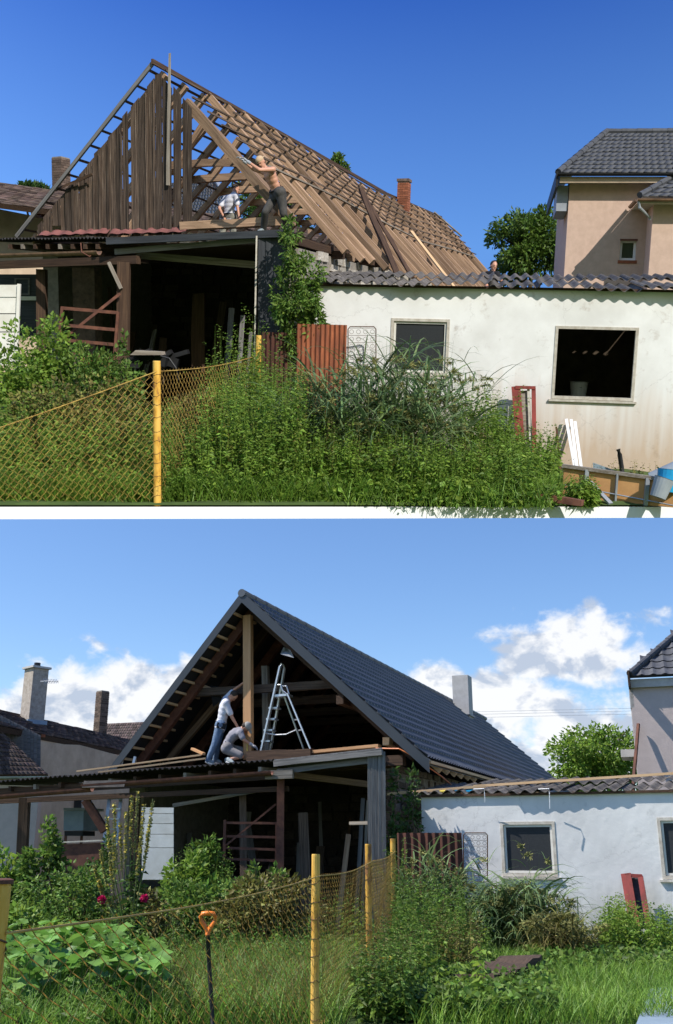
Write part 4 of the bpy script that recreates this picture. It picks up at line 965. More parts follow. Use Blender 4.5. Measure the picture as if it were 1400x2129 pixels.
# its bay on the right edge
by = -1.15; ba = H.ab(H.g(1354, 500, by))[0]; bz = H.g(1354, 424, by).z
MB().slab([H.P(ba, by, ZB), H.P(9, by, ZB), H.P(9, by, bz), H.P(ba, by, bz)], H.d * (-by - .003)).build('bay_wall', 'pink_plaster', hs)
be = H.ab(H.g(1330, 410, by - .35))[0]
MB().slab([H.P(be, by - .35, bz - .02), H.P(9, by - .35, bz - .02), H.P(9, -.004, bz - .02), H.P(be, -.004, bz - .02)], (0, 0, .06)).build('bay_soffit', 'frame_paint', hs)
half_gutter(H.P(be - .05, by - .42, bz + .08), H.P(9, by - .42, bz + .08), .065).build('gutter', 'gutter_brown', hs)
half_gutter(H.P(be - .06, -.05, bz + .08), H.P(be - .06, by - .40, bz + .08), .065).build('gutter', 'gutter_brown', hs)
plain_tiles(hs, [H.P(be + 1.2, -.02, bz + .95), H.P(9, -.02, bz + .95), H.P(9, by - .4, bz + .13), H.P(be, by - .4, bz + .13)], 30, 5, 'concrete_tile', .03)
for i in range(4):
    p, q = H.P(be, by - .4, bz + .18), H.P(be + 1.2, -.02, bz + 1.0); MB().tube([p.lerp(q, i / 4), p.lerp(q, (i + 1.1) / 4)], [.09, .075], 8).build('ridge_cap', 'concrete_tile', hs)
MB().tube([H.P(be - .02, by - .40, bz + .02), H.P(be + .02, by - .38, bz - .14), H.P(be + .34, by - .08, bz - .36), H.P(be + .36, by - .06, bz - .42)], .04, 8).build('downpipe', 'zinc', hs)

# white shed with the wavy roof
SB = Frame(*at(648, 600, 20.4).xy, .15); sz = SB.g(648, 592, 0).z - .02
shed_b, hb = build_shed('whitewashed shed lit by the sun with scalloped roof shadow and one open window', SB, 9.2, 3.1, ZB - .1, sz, [(814, 661, 931, 782, 'screen'), (1156, 677, 1318, 834, 'open')], 'shed_wall_warm', 'fibre_cement', .235, .18, 5)
c = SB.g(1205, 790, 1.9); bk = thing('bucket', 'pale plastic bucket inside the open window of the sunlit shed', 'bucket', V(c.x, c.y, .35))
MB().tube([V(c.x, c.y, .35), V(c.x, c.y, .72), V(c.x, c.y, .74)], [.15, .19, .2], 16).build('pail', 'white_plastic', bk); MB().tube([V(c.x - .19, c.y, .72), V(c.x, c.y - .2, .62), V(c.x + .19, c.y, .72)], .006, 6).build('handle', 'zinc', bk)
tb = thing('work_table', 'dark table inside the sunlit shed seen through its open window', 'table', V(c.x, c.y, ZB)); q = V(c.x + .5, c.y, .31); MB().box(q, (2.2, .7, .06)).build('table_top', 'dark_timber', tb)
for i in (-1, 1):
    for j in (-1, 1): MB().box((q.x + i * 1.0, q.y + j * .28, (ZB + .28) / 2), (.07, .07, .28 - ZB)).build('leg', 'dark_timber', tb)

# rusty sheets, bed-spring frame
def sheet(name, x0, y0, x1, y1, Y0, Y1, m, label, zb=None, lean=.12, pitch=.09, amp=.016, n=1):
    p, q = at(x0, y0, Y0), at(x1, y0, Y1); zb_ = ZB if zb is None else zb
    c = corrugated(V(p.x, p.y - lean, zb_), V(q.x - p.x, q.y - p.y, 0), V(0, lean, p.z - zb_), pitch, amp, .004, 8)
    return c.build(name, m, base=V(p.x, p.y, zb_), label=label, cat='sheet')
sheet('rusty_sheet', 618, 673, 722, 800, 19.2, 19.1, 'rust_sheet', 'bright rust red corrugated sheet standing against the sunlit shed corner')
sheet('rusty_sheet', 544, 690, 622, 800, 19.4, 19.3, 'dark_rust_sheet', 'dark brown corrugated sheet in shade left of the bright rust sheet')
def spring_frame(x0, y0, x1, y1, Y, label, zb, cols, rows):
    t = thing('spring_frame', label, 'bed frame', V(*at((x0 + x1) / 2, y1, Y).xy, zb)); G = lambda x, y, dy=0: at(x, y, Y + dy)
    MB().tube([G(x0, y1), G(x0, y0 + 6), G(x0 + 4, y0 + 1), G(x1 - 4, y0 + 1), G(x1, y0 + 6), G(x1, y1)], .011, 6).build('outer_rail', 'rusty_wire', t)
    for r_ in range(rows):
        y = y0 + 4 + (y1 - y0 - 6) * r_ / (rows - 1); MB().tube([G(x0, y), G(x1, y)], .0045, 5).build('cross_wire', 'rusty_wire', t)
        if r_ == rows - 1: continue
        yc = y + (y1 - y0 - 6) / (rows - 1) / 2; rr = (x1 - x0) / cols * .3
        for c_ in range(cols):
            xc = x0 + (c_ + .5) * (x1 - x0) / cols
            MB().tube([G(xc + rr * math.cos(a_), yc + rr * math.sin(a_), .02) for a_ in [k * .7 for k in range(10)]], .0035, 4).build('spring', 'rusty_wire', t)
spring_frame(724, 678, 782, 790, 19.9, 'wire bed-spring frame leaning on the sunlit shed beside the rust sheet', ZB, 4, 8)

# odds and ends along the sunlit wall
tr = thing('red_trough', 'rusty red channel frame standing upright against the sunlit shed wall', 'trough', V(*SB.g(1095, 985, -.5).xy, ZB))
G = lambda x, y, b=-.45: SB.g(x, y, b)
MB().bar(G(1088, 985), G(1073, 803, -.25), .17, .05, up=SB.d).build('flange', 'red_iron', tr); MB().bar(G(1112, 970), G(1110, 806, -.25), .08, .05, up=SB.d).build('flange', 'red_iron', tr)
MB().bar(G(1101, 978, -.38), G(1092, 812, -.2), .18, .03, up=SB.d).build('web', 'weathered_timber', tr); MB().bar(G(1106, 975, -.42), G(1099, 806, -.23), .05, .05, up=SB.d).build('post_strip', 'frame_paint', tr)
MB().bar(G(1072, 805, -.27), G(1114, 806, -.27), .05, .06).build('end_plate', 'red_iron', tr)
for i, (x0, y0, x1, y1, lb_) in enumerate(((1178, 871, 1197, 966, 'leftmost of the white plastic strips leaning on the sunlit shed'), (1188, 872, 1202, 968, 'middle of the white plastic strips leaning on the sunlit shed'), (1196, 876, 1211, 971, 'rightmost of the white plastic strips leaning on the sunlit shed'))):
    loose('plastic_strip', G(x1, y1 + 14, -.7), G(x0, y0, -.1), .055, .02, 'white_plastic', lb_, 'strip', up=SB.d)
loose('rusty_stake', V(*G(1166, 1000, -1.0).xy, ZB), G(1157, 887, -1.0), .035, .03, 'rust_steel', 'thin rusty stake sticking out of nettles beside the white strips', 'stake', up=SB.d)
bp = MB().tube([G(1296, 1000, -.5), G(1293, 970, -.5), G(1289, 945, -.5), G(1286, 934, -.5)], .045, 10); bp.build('black_pipe', 'black_pipe', base=G(1296, 1000, -.5), sm=True, label='short bent black pipe standing up behind the orange panel', cat='pipe')
sb = MB().slab([G(1234, 962, -.3), G(1312, 990, -.35), G(1312, 1000, -.35), G(1234, 985, -.3)], SB.d * .04); sb.build('grey_sheet', 'pale_blue_sheet', base=G(1250, 990, -.3), label='thin grey sheet lying along the foot of the sunlit shed', cat='sheet')
pf = thing('panel_fence', 'low fence of orange brown panels with grey posts by the sunlit shed', 'fence', V(*at(1280, 1030, 15).xy, ZB))
PF = lambda x, y: at(x, y, 15.7 - (x - 1170) / 230 * .7)
for i in range(4):
    xs_ = (1172, 1220, 1283, 1346, 1410); x0, x1 = xs_[i], xs_[i + 1]; yt = lambda x: 972 + (x - 1172) * .135
    MB().slab([PF(x0 + 1, yt(x0)), PF(x1 - 1, yt(x1)), V(*PF(x1 - 1, yt(x1)).xy, ZB), V(*PF(x0 + 1, yt(x0)).xy, ZB)], (0, .03, 0)).build('panel', 'orange_panel', pf)
    p = PF(x1, yt(x1) - 3)
    if i < 3: MB().box((p.x, p.y - .03, (p.z + ZB) / 2), (.06 if i != 1 else .03, .05, p.z - ZB)).build('post', 'zinc', pf)
MB().bar(PF(1170, 968), PF(1412, 1001), .08, .05).build('top_rail', 'weathered_timber', pf)
MB().tube([PF(1174, 1007) - V(0, .05, 0), PF(1400, 1050) - V(0, .05, 0)], .011, 6).build('wire_rail', 'zinc', pf)
MB().bar(PF(1224, 1000) - V(0, .08, 0), PF(1258, 1040) - V(0, .35, 0), .09, .03).build('brace', 'zinc', pf)
def tub(c, ax, r0, r1, ln, m, label):
    c = Vector(c); ax = Vector(ax).normalized(); b = MB().tube([c, c + ax * ln * .97, c + ax * ln, c + ax * ln * .98, c + ax * .03], [r0, r1, r1 * 1.04, r1 * .92, r0 * .9], 18); return b.build('tub', m, base=c, label=label, cat='tub')
tub(at(1352, 996, 15.6), (.9, -.2, .35), .10, .16, .42, 'grey_plastic', 'grey plastic tub lying on its side by the panel fence')
tub(at(1386, 1022, 15.0), (.1, .1, 1), .15, .17, .34, 'blue_plastic', 'bright blue tub at the right edge of the upper view')
tub(at(1368, 1034, 14.8), (.3, .1, .9), .12, .15, .3, 'grey_plastic', 'grey plastic tub standing in front of the blue tub')
loose('rotten_beam', at(1075, 1024, 15.2), at(1212, 1046, 14.6), .12, .09, 'rust_steel', 'rusty brown bar lying in the weeds in front of the panel fence', 'bar', jit=.01, seg=3)

# fence
def xy(px, Y): return at(px, 700, Y).xy
fp = []
for px, py, Y, zg, ym, r in ((-380, 960, 14.7, ZB, 1000, .05), (326, 750, 14.5, ZB, 768, .055), (538, 697, 18.9, ZB, 734, .052)):
    if py > 745: Y = (hitz(px, 1050, ZB) + back * .09).y
    p = at(px, py, Y); fp.append((p.x, p.y, zg, p.z, at(px, ym, Y).z, r))
chain_fence('yellow chain-link fence overgrown with weeds in front of the stripped barn', fp, .062, .062, .0036, .06)

# people
def J_of(d): return {k: (at(*v) if len(v) == 3 else v) for k, v in d.items()}
Y0 = 21.0
person('shirtless worker in a beige cap and dark trousers gripping a thick rafter', at(565, 470, Y0), dict(
    head=at(543, 337, Y0 - .05), neck=at(553, 352, Y0), pelvis=at(577, 402, Y0 + .1), shoulder_l=at(548, 357, Y0 + .16), shoulder_r=at(568, 352, Y0 - .17),
    hip_l=at(574, 406, Y0 + .2), hip_r=at(585, 405, Y0 - .05), elbow_l=at(528, 352, Y0 + .18), elbow_r=at(540, 353, Y0 - .32), wrist_l=at(508, 335, Y0 + .1), wrist_r=at(516, 336, Y0 - .26),
    handdir_l=V(-.6, 0, .5), handdir_r=V(-.6, .05, .5), knee_l=at(552, 440, Y0 - .05), knee_r=at(590, 445, Y0 - .1), ankle_l=at(548, 478, Y0 + .2), ankle_r=at(600, 478, Y0 + .2), toe_l=at(538, 482, Y0), toe_r=at(592, 482, Y0 - .05)),
    V(-.55, -.85, -.05), None, 'dark_trousers', hat='cap_beige', gloves={'l': 'glove_grey', 'r': 'glove_grey'})
Y0 = 26.0
person('worker in a white t-shirt bending inside the stripped barn frame', at(478, 470, Y0), dict(
    head=at(490, 392, Y0 + .1), neck=at(487, 402, Y0), pelvis=at(473, 450, Y0 + .1), shoulder_l=at(470, 412, Y0 + .12), shoulder_r=at(492, 408, Y0 - .14), hip_l=at(466, 456, Y0 + .1), hip_r=at(482, 456, Y0 - .05),
    elbow_l=at(456, 432, Y0), elbow_r=at(494, 430, Y0 - .2), wrist_l=at(465, 450, Y0 - .1), wrist_r=at(497, 448, Y0 - .3), knee_l=at(462, 490, Y0 - .1), knee_r=at(486, 490, Y0 - .2), ankle_l=at(462, 525, Y0), ankle_r=at(486, 525, Y0), toe_l=at(458, 530, Y0 - .2), toe_r=at(484, 530, Y0 - .2)),
    V(.3, -.2, -.6), 'white_shirt', 'camo_trousers')
Y0 = 24.5
pz = Y0
person('worker in a dark shirt seen from the chest up at the far eave', at(1024, 640, Y0), dict(
    head=at(1027, 553, pz), neck=at(1025, 564, pz), pelvis=at(1018, 622, pz), shoulder_l=at(1013, 570, pz + .1), shoulder_r=at(1034, 570, pz - .1), hip_l=at(1011, 626, pz), hip_r=at(1027, 626, pz),
    elbow_l=at(1012, 595, pz - .1), elbow_r=at(1044, 585, pz - .25), wrist_l=at(1018, 602, pz - .3), wrist_r=at(1030, 574, pz - .4), knee_l=at(1010, 668, pz), knee_r=at(1028, 668, pz), ankle_l=at(1010, 705, pz), ankle_r=at(1028, 705, pz), toe_l=at(1008, 712, pz - .15), toe_r=at(1026, 712, pz - .15)),
    V(.3, -.9, 0), 'black_cloth', 'dark_trousers')
# tilt and enlarge the terrace yard about the eye
def settle():
    bpy.context.view_layer.update()
    for o in TOPS: o.matrix_local = TERRACE @ o.matrix_local
    TOPS.clear()

# =================================================================== THE FINISHED YARD
def after_yard():
    global TOPS
    enter(after_collection, R_AFTER)
    xs_ = sorted(set([-900, -400, -150, -60, -30] + list(np.linspace(-14, 16, 70)) + [30, 60, 150, 400, 900])); ys_ = sorted(set([-260, -80, -20] + list(np.linspace(-4, 32, 80)) + [45, 80, 150, 300, 700, 2500]))
    v = [(x, y, rng.uniform(-.03, .03) if -13 < x < 15 and 0 < y < 31 else 0) for y in ys_ for x in xs_]; k = len(xs_)
    f = np.array([[j * k + i, j * k + i + 1, (j + 1) * k + i + 1, (j + 1) * k + i] for j in range(len(ys_) - 1) for i in range(k - 1)])
    tag(link('ground', new_mesh('ground', v, f), 'grass_ground'), kind='structure')

    A = Frame(-2.16, 22.19, .37); RZ, EZ, HL, HR, BL = 7.0, 3.24, 3.18, 4.23, 24.0
    def zr(a, off=0): return RZ + off - (RZ - EZ) * (a / HR if a > 0 else -a / HL)
    t = thing('barn', 'rebuilt barn with new anthracite metal tile roof and open gable', 'barn', A.P(0, 0, 0))
    sl = math.hypot(HR, RZ - EZ); waves = 6; wpitch = .2; sw = waves * wpitch
    me = wave_sheet_mesh(sw, sl, waves, 16, .050, .040); me.materials.append(MATS['roof_metal']); smooth_me = me
    x = A.d; y = (A.P(0, 0, RZ) - A.P(HR, 0, EZ)).normalized(); z = x.cross(y).normalized()
    if z.z < 0: z = -z
    M3 = Matrix((x, y, z)).transposed(); assert abs(M3.determinant()) > .9
    n = int(BL / sw)
    for i in range(n):
        o = link('roof_sheet', me, None, t); o.matrix_local = Matrix.Translation(A.P(0, i * sw + .02, RZ + .03) - BASE[t.name]) @ M3.to_4x4()
    nrm = z
    MB().slab([A.P(0, .05, RZ - .0), A.P(HR, .05, EZ), A.P(HR, n * sw, EZ), A.P(0, n * sw, RZ)], -nrm * .02).build('underlay', 'membrane', t)
    MB().slab([A.P(0, .02, RZ + .02), A.P(-HL, .02, EZ + .02), A.P(-HL, n * sw, EZ + .02), A.P(0, n * sw, RZ + .02)], (0, 0, .03)).build('roof_slope', 'roof_metal', t)
    nl = (A.P(-HL, 0, EZ) - A.P(0, 0, RZ)).cross(A.d).normalized(); nl = nl if nl.z > 0 else -nl
    MB().slab([A.P(-.02, .02, RZ - .02), A.P(-HL, .02, EZ - .02), A.P(-HL, BL, EZ - .02), A.P(-.02, BL, RZ - .02)], -nl * .015).build('underlay', 'membrane', t)
    for i in range(40):
        p, q = A.P(0, -.02 + i * .603, RZ + .075), A.P(0, -.02 + i * .603 + .63, RZ + .075); MB().tube([p, q], [.095, .085], 10).build('ridge_cap', 'roof_metal', t)
    # verge trims
    for (p, q) in ((A.P(0, 0, RZ + .10), A.P(-HL - .05, 0, EZ + .02)), (A.P(0, 0, RZ + .10), A.P(HR + .08, 0, EZ - .02))):
        dz = V(0, 0, -.24); MB().slab([p, q, q + dz, p + dz], A.d * .022).build('verge_trim', 'trim_metal', t)
        up_ = V(0, 0, .015); MB().slab([p + up_, q + up_, q + up_ + A.d * .16, p + up_ + A.d * .16], V(0, 0, -.012)).build('verge_cap', 'trim_metal', t)
    # battens under the left overhang, rafters, purlin, posts
    for i in range(15):
        a = -.22 - i * .205
        if zr(a) < EZ + .1: break
        beam('batten', A.P(a, .03, zr(a, -.10)), A.P(a, 1.2, zr(a, -.10)), .06, .05, 'fresh_lath', t)
    for i in range(12):
        b = .72 + i * 1.0 if i else .62
        beam('rafter', A.P(-.02, b, RZ - .25), A.P(-HL + .1, b, EZ - .13), .14, .2, 'dark_timber' if i % 2 else 'rust_steel', t, jit=.008, seg=4)
        beam('rafter', A.P(.02, b, RZ - .25), A.P(HR - .4, b, zr(HR - .4, -.24)), .14, .2, 'dark_timber', t, jit=.008, seg=4)
        if i % 2 == 0:
            zc = 5.0; beam('collar_beam', A.P(-(RZ - zc) / (RZ - EZ) * HL * .95, b + .14, zc), A.P((RZ - zc) / (RZ - EZ) * HR * .95, b + .14, zc), .12, .19, 'old_board' if i == 0 else 'dark_timber', t, jit=.008, seg=3)
    beam('tie_joist', A.P(-2.9, .3, 3.18), A.P(3.7, .3, 3.26), .2, .2, 'dark_timber', t, jit=.01, seg=3)
    beam('brace', A.g(350, 1582, 1.6), A.g(478, 1432, 1.6), .12, .14, 'old_rafter', t)
    beam('brace', A.g(262, 1570, .75), A.g(338, 1498, .75), .14, .16, 'dark_timber', t)
    beam('purlin', A.P(2.35, .1, 4.55), A.P(2.35, BL - 1, 4.55), .16, .18, 'dark_timber', t)
    beam('purlin_end', A.g(803, 1541, .3), A.g(803, 1541, .3) + A.d * 1.2, .14, .15, 'fresh_lath', t, jit=.01)
    beam('gable_post', A.g(517, 1580, .45), A.g(516, 1280, .45), .19, .15, 'new_timber', t, up=A.d)
    beam('old_post', A.g(556, 1563, 1.3), A.g(552, 1385, 1.3), .16, .14, 'weathered_timber', t, up=A.d, jit=.01, seg=3)
    beam('stub_batten', A.g(412, 1424, .7), A.g(446, 1437, .9), .10, .09, 'old_rafter', t)
    MB().raw([A.g(438, 1425, .8), A.g(455, 1428, .8), A.g(462, 1455, .85), A.g(443, 1470, .85), A.g(440, 1450, .75)], [(0, 1, 2, 4), (4, 2, 3)]).build('hanging_cloth', 'black_cloth', t)
    MB().raw([A.g(590, 1345, .1), A.g(583, 1360, .1), A.g(612, 1368, .12), A.g(598, 1350, .25), A.g(604, 1352, .02)], [(0, 1, 3), (1, 2, 3), (0, 3, 4), (3, 2, 4)]).build('torn_underlay', 'membrane_pale', t)
    # back gable, loft floor, walls
    MB().raw([A.P(-HL, BL - .3, EZ), A.P(HR, BL - .3, EZ), A.P(0, BL - .3, RZ - .03)], [(0, 1, 2)]).build('back_gable', 'dark_timber', t)
    MB().slab([A.P(-2.9, .35, 3.12), A.P(3.38, .35, 3.12), A.P(3.38, BL, 3.12), A.P(-2.9, BL, 3.12)], (0, 0, .06)).build('loft_floor', 'dark_timber', t)
    MB().slab([A.P(3.4, .4, 0), A.P(3.4, BL, 0), A.P(3.4, BL, 3.2), A.P(3.4, .4, 3.2)], -A.u * .4).build('side_wall', 'mortar', t)
    MB().slab([A.P(-2.49, 4.6, 0), A.P(2.99, 4.6, 0), A.P(2.99, 4.6, 3.1), A.P(-2.49, 4.6, 3.1)], A.d * .4).build('front_wall', 'wall_shaded', t)
    MB().slab([A.P(-2.9, .4, 0), A.P(-2.9, BL, 0), A.P(-2.9, BL, 3.1), A.P(-2.9, .4, 3.1)], A.u * .4).build('side_wall', 'mortar', t)
    sm2 = stone_meshes('stone'); rubble(t, A.P(3.42, .45, 0), A.d, 11, 2.15, 3.18, A.u, sm2, rowh=.15, wmin=.2, wmax=.45, limit=280, skip=.16)
    rubble(t, A.P(-2.45, 4.58, 0), A.u, 5.4, .3, 3.05, -A.d, stone_meshes('stone_shaded'), rowh=.2, wmin=.25, wmax=.5, limit=200, skip=.25)
    bm = stone_meshes('brick_dark'); rubble(t, A.P(3.05, .37, 0), A.u, .34, .4, 3.1, -A.d, bm, name='corner_brick', rowh=.09, wmin=.17, wmax=.2, skip=0)
    # eave: pale sheet and new rafter ends
    for i in range(6):
        b = 1.2 + i * .62; a0, a1 = HR - .55, HR - .02
        beam('rafter_tail', A.P(a0 - .3, b, zr(a0 - .3, -.16)), A.P(a1, b, zr(a1, -.16)), .09, .10, 'fresh_lath', t)
    p, q = A.P(HR - .02, .15, EZ - .07), A.P(HR - .02, 5.4, EZ - .07); MB().slab([p, q, q - A.u * .25 + V(0, 0, .13), p - A.u * .7 + V(0, 0, .5)], -nrm * .008).build('eave_membrane', 'membrane_pale', t)
    beam('eave_batten', A.P(HR + .01, .3, EZ - .02), A.P(HR + .01, BL - .5, EZ - .02), .04, .06, 'fresh_lath', t)
    c = thing('roof_chimney', 'plain pale grey chimney standing on the new metal roof', 'chimney', A.P(.55, 18.0, 5.6))
    cp = A.P(.55, 18.0, 0); Rm = Matrix.Rotation(-.37, 3, 'Z'); zt = at(965, 1432, 40).z
    MB().box((cp.x, cp.y, (6.1 + 7.95) / 2), (.62, .62, 1.85), Rm).build('shaft', 'pale_render', c); MB().box((cp.x, cp.y, 6.42), (.74, .8, .05), Rm).build('flashing', 'trim_metal', c)

    # porch
    pl, pm, pr = at(-60, 1632, 22.4), at(570, 1584, 19.9), at(795, 1559, 19.1)
    po = thing('porch', 'open lean-to porch with corrugated roof and steel posts under the new gable', 'porch', V(*at(590, 1800, 20).xy, 0))
    ns = 6
    for i in range(ns):
        p, q = pl.lerp(pm, i / ns), pl.lerp(pm, (i + 1) / ns); corrugated(p + V(0, 0, .03 + .008 * (i % 2)), (q - p) * 1.03, A.d * 2.3 + V(0, 0, .10), .115, .020, .006, 8).build('roof_sheet', 'tar_sheet', po)
    MB().slab([pm + V(0, 0, .01), pr + V(0, 0, .01), A.P(3.3, .3, 3.2), A.P(-.2, .3, 3.2)], V(0, 0, .03)).build('roof_deck', 'grey_plank', po)
    beam('fascia_beam', pm + V(0, 0, -.04), pr + V(0, 0, -.05), .06, .10, 'grey_plank', po, jit=.006, seg=4)
    beam('fascia_beam', at(578, 1605, 20.0), at(766, 1582, 19.35), .06, .10, 'grey_plank', po, jit=.006, seg=4)
    beam('beam_end', at(553, 1612, 19.9), at(610, 1610, 19.8), .14, .16, 'weathered_timber', po)
    beam('eave_beam', at(-40, 1668, 22.3), at(600, 1640, 20.2), .10, .10, 'dark_timber', po)
    beam('eave_beam', at(-40, 1650, 22.6), at(575, 1612, 20.3), .06, .16, 'dark_timber', po)
    beam('ceiling_beam', at(612, 1612, 20.6), at(766, 1631, 20.8), .12, .12, 'old_rafter', po)
    beam('ceiling_beam', at(360, 1675, 21), at(560, 1640, 20.8), .07, .07, 'weathered_timber', po)
    for i in range(11):
        x_ = 20 + i * 52; Y = 22.2 - i * .21; beam('rafter_end', at(x_, 1640 - i * 4, Y), at(x_ + 4, 1634 - i * 4, Y) + A.d * 1.6, .07, .10, 'weathered_timber' if i % 3 == 1 else 'dark_timber', po)
    half_gutter(at(-60, 1658, 22.0), at(192, 1638, 21.0), .085).build('gutter', 'rust_steel', po)
    half_gutter(at(172, 1632, 20.9), at(566, 1603, 19.7), .085).build('gutter', 'rust_steel', po)
    MB().slab([at(175, 1624, 20.9), at(262, 1622, 20.6), at(258, 1636, 20.5), at(170, 1638, 20.8)], (0, .05, .0)).build('gutter_patch', 'tar_sheet', po)
    beam('post', V(*at(584, 1840, 20.1).xy, 0), at(584, 1615, 20.1), .14, .14, 'rust_steel', po, up=(0, 1, 0))
    beam('post', V(*at(52, 1790, 22.0).xy, 0), at(52, 1660, 22.0), .2, .2, 'dark_timber', po, up=(0, 1, 0))
    beam('post', V(*at(283, 1790, 21.3).xy, 0), at(283, 1655, 21.3), .16, .16, 'dark_timber', po, up=(0, 1, 0))
    beam('brace', at(178, 1664, 21.6), at(218, 1728, 21.6), .2, .16, 'rust_steel', po)
    for i in range(5):
        x_ = 768 + i * 7.4; p, q = at(x_, 1563, 19.25 - i * .02), at(x_ + 1, 1780, 19.25 - i * .02); beam('wall_plank', V(q.x, q.y, 0), p, .066, .03, 'grey_plank', po, up=(0, 1, 0), jit=.002)
    beam('shelf_board', at(730, 1712, 19.7), at(768, 1711, 19.4), .1, .06, 'weathered_timber', po)
    ga = thing('metal_gate', 'brown iron rail gate in the shade of the porch beside its steel post', 'gate', V(*at(520, 1800, 20.3).xy, 0)); G = lambda x, y: at(x, y, 20.3)
    beam('stile', G(468, 1705), G(466, 1800), .05, .09, 'rust_steel', ga, up=(0, 1, 0)); beam('stile', G(575, 1710), G(574, 1800), .04, .06, 'rust_steel', ga, up=(0, 1, 0))
    for (y0, y1) in ((1711, 1712), (1739, 1741), (1763, 1767), (1786, 1790)): beam('rail', G(466, y0), G(580, y1), .04, .045, 'rust_steel', ga)
    beam('brace', G(470, 1758), G(574, 1672), .035, .035, 'rust_steel', ga)
    jk = thing('timber_pile', 'jumble of old timber and crates in the dark porch behind the iron gate', 'junk', A.P(0, 2.6, 0))
    for i in range(16):
        a_ = rng.uniform(-2.0, 2.8); b_ = rng.uniform(1.2, 3.6); beam('plank', A.P(a_, b_, 0), A.P(a_ + rng.gauss(0, .35), b_ + rng.uniform(.2, .7), rng.uniform(1.2, 2.7)), rng.uniform(.06, .2), .04, rng.choice(['dark_timber', 'old_board', 'grey_plank']), jk, jit=.01, seg=2)
    for i in range(9):
        a_ = rng.uniform(-2.0, 2.6); b_ = rng.uniform(.8, 2.6); MB().box(A.P(a_, b_, rng.uniform(.3, .9)), (rng.uniform(.3, .7), .4, rng.uniform(.2, .6)), Matrix.Rotation(rng.uniform(-.5, .5), 3, 'Z')).build('crate', rng.choice(['dark_timber', 'black_pipe', 'rust_steel']), jk)
    for (x0, y0, x1, y1, w, m, lb_) in ((505, 1650, 512, 1790, .14, 'old_board', 'grey weathered board standing behind the shaded iron gate'), (630, 1690, 642, 1790, .2, 'old_board', 'wide grey board leaning in the porch right of the steel post'),
                                        (755, 1660, 738, 1800, .08, 'grey_plank', 'thin grey board leaning beside the porch corner planks'), (765, 1665, 750, 1800, .06, 'weathered_timber', 'narrow pale board leaning closest to the porch corner planks'), (725, 1735, 700, 1810, .1, 'old_rafter', 'short brown board leaning low in the porch right half')):
        q = at(x1, y1, 20.6); beam('leaning_board', V(q.x, q.y, 0), at(x0, y0, 21.0), w, .03, m, None, up=(0, 1, 0), label=lb_, cat='board')
    # white door, cabinet, ladder under the porch
    dr = thing('white_door', 'white boarded door propped upright behind the yellow mullein', 'door', V(*at(328, 1800, 20.0).xy, 0)); ys = (1679, 1692, 1713, 1735, 1763, 1830)
    for i in range(5): MB().slab([at(295, ys[i], 20), at(361, ys[i] + .5, 19.9), at(361, ys[i + 1] - .8, 19.9), at(295, ys[i + 1] - .8, 20)], (0, .035, 0)).build('door_board', 'white_paint', dr)
    MB().slab([at(295, 1681, 20.04), at(361, 1681, 19.94), at(361, 1830, 19.94), at(295, 1830, 20.04)], (0, .03, 0)).build('backing', 'frame_paint', dr)
    cb = thing('meter_cabinet', 'blue grey metal cabinet on legs by the plastered wall under the porch', 'cabinet', V(*at(160, 1770, 23).xy, 0))
    MB().slab([at(133, 1686, 23), at(174, 1686, 23), at(173, 1727, 23), at(132, 1727, 23)], (.25, .45, 0)).build('body', 'blue_box', cb); MB().slab([at(132, 1680, 22.96), at(176, 1680, 22.96), at(176, 1685.5, 22.96), at(132, 1685.5, 22.96)], (.3, .55, 0)).build('lid', 'grey_plastic', cb)
    MB().slab([at(134, 1728, 23.05), at(172, 1728, 23.05), at(172, 1738, 23.05), at(134, 1738, 23.05)], (.2, .3, 0)).build('base', 'black_pipe', cb)
    for xx in (137, 170): MB().bar(at(xx, 1738, 23.2), V(*at(xx, 1738, 23.2).xy, 0), .05, .05).build('leg', 'rust_steel', cb)
    wt = thing('wooden_trough', 'low brown wooden bench wall under the blue grey cabinet', 'bench', V(*at(160, 1790, 21.8).xy, 0))
    MB().slab([at(112, 1757, 21.8), at(215, 1752, 21.6), V(*at(215, 1752, 21.6).xy, .0), V(*at(112, 1757, 21.8).xy, .0)], (0, .1, 0)).build('front_board', 'rust_steel', wt); MB().slab([at(110, 1754, 21.75), at(217, 1749, 21.55), at(217, 1749, 21.9), at(110, 1754, 22.1)], (0, 0, .03)).build('top_board', 'frame_paint', wt)
    ld = thing('small_ladder', 'short aluminium ladder under the porch left of the white door', 'ladder', V(*at(232, 1730, 22.2).xy, 0))
    for (x0, x1) in ((228, 216), (252, 240)): beam('stile', at(x1, 1760, 22), at(x0, 1655, 22.2), .07, .03, 'aluminium', ld)
    for i in range(5): beam('rung', at(219 + i * 2.6, 1745 - i * 21, 22.05), at(243 + i * 2.6, 1745 - i * 21, 22.05), .03, .03, 'aluminium', ld)

    # what lies on the porch roof and loft edge
    def lo(name, p, q, w, h, m, label, cat, **k): return beam(name, p, q, w, h, m, None, label=label, cat=cat, **k)
    lo('timber_baulk', A.g(516, 1573, .15), A.g(648, 1567, .15), .17, .20, 'dark_timber', 'old dark squared timber on the loft edge at the feet of the stepladder', 'timber', jit=.012, seg=4)
    lo('fresh_plank', A.g(650, 1564, .25), A.g(790, 1551, .2), .2, .06, 'new_timber', 'fresh orange plank on the loft edge right of the stepladder', 'plank')
    lo('fresh_lath', A.g(160, 1604, -.7), A.g(418, 1570, .05), .06, .035, 'fresh_lath', 'long fresh lath lying on the porch roof, the upper one', 'lath')
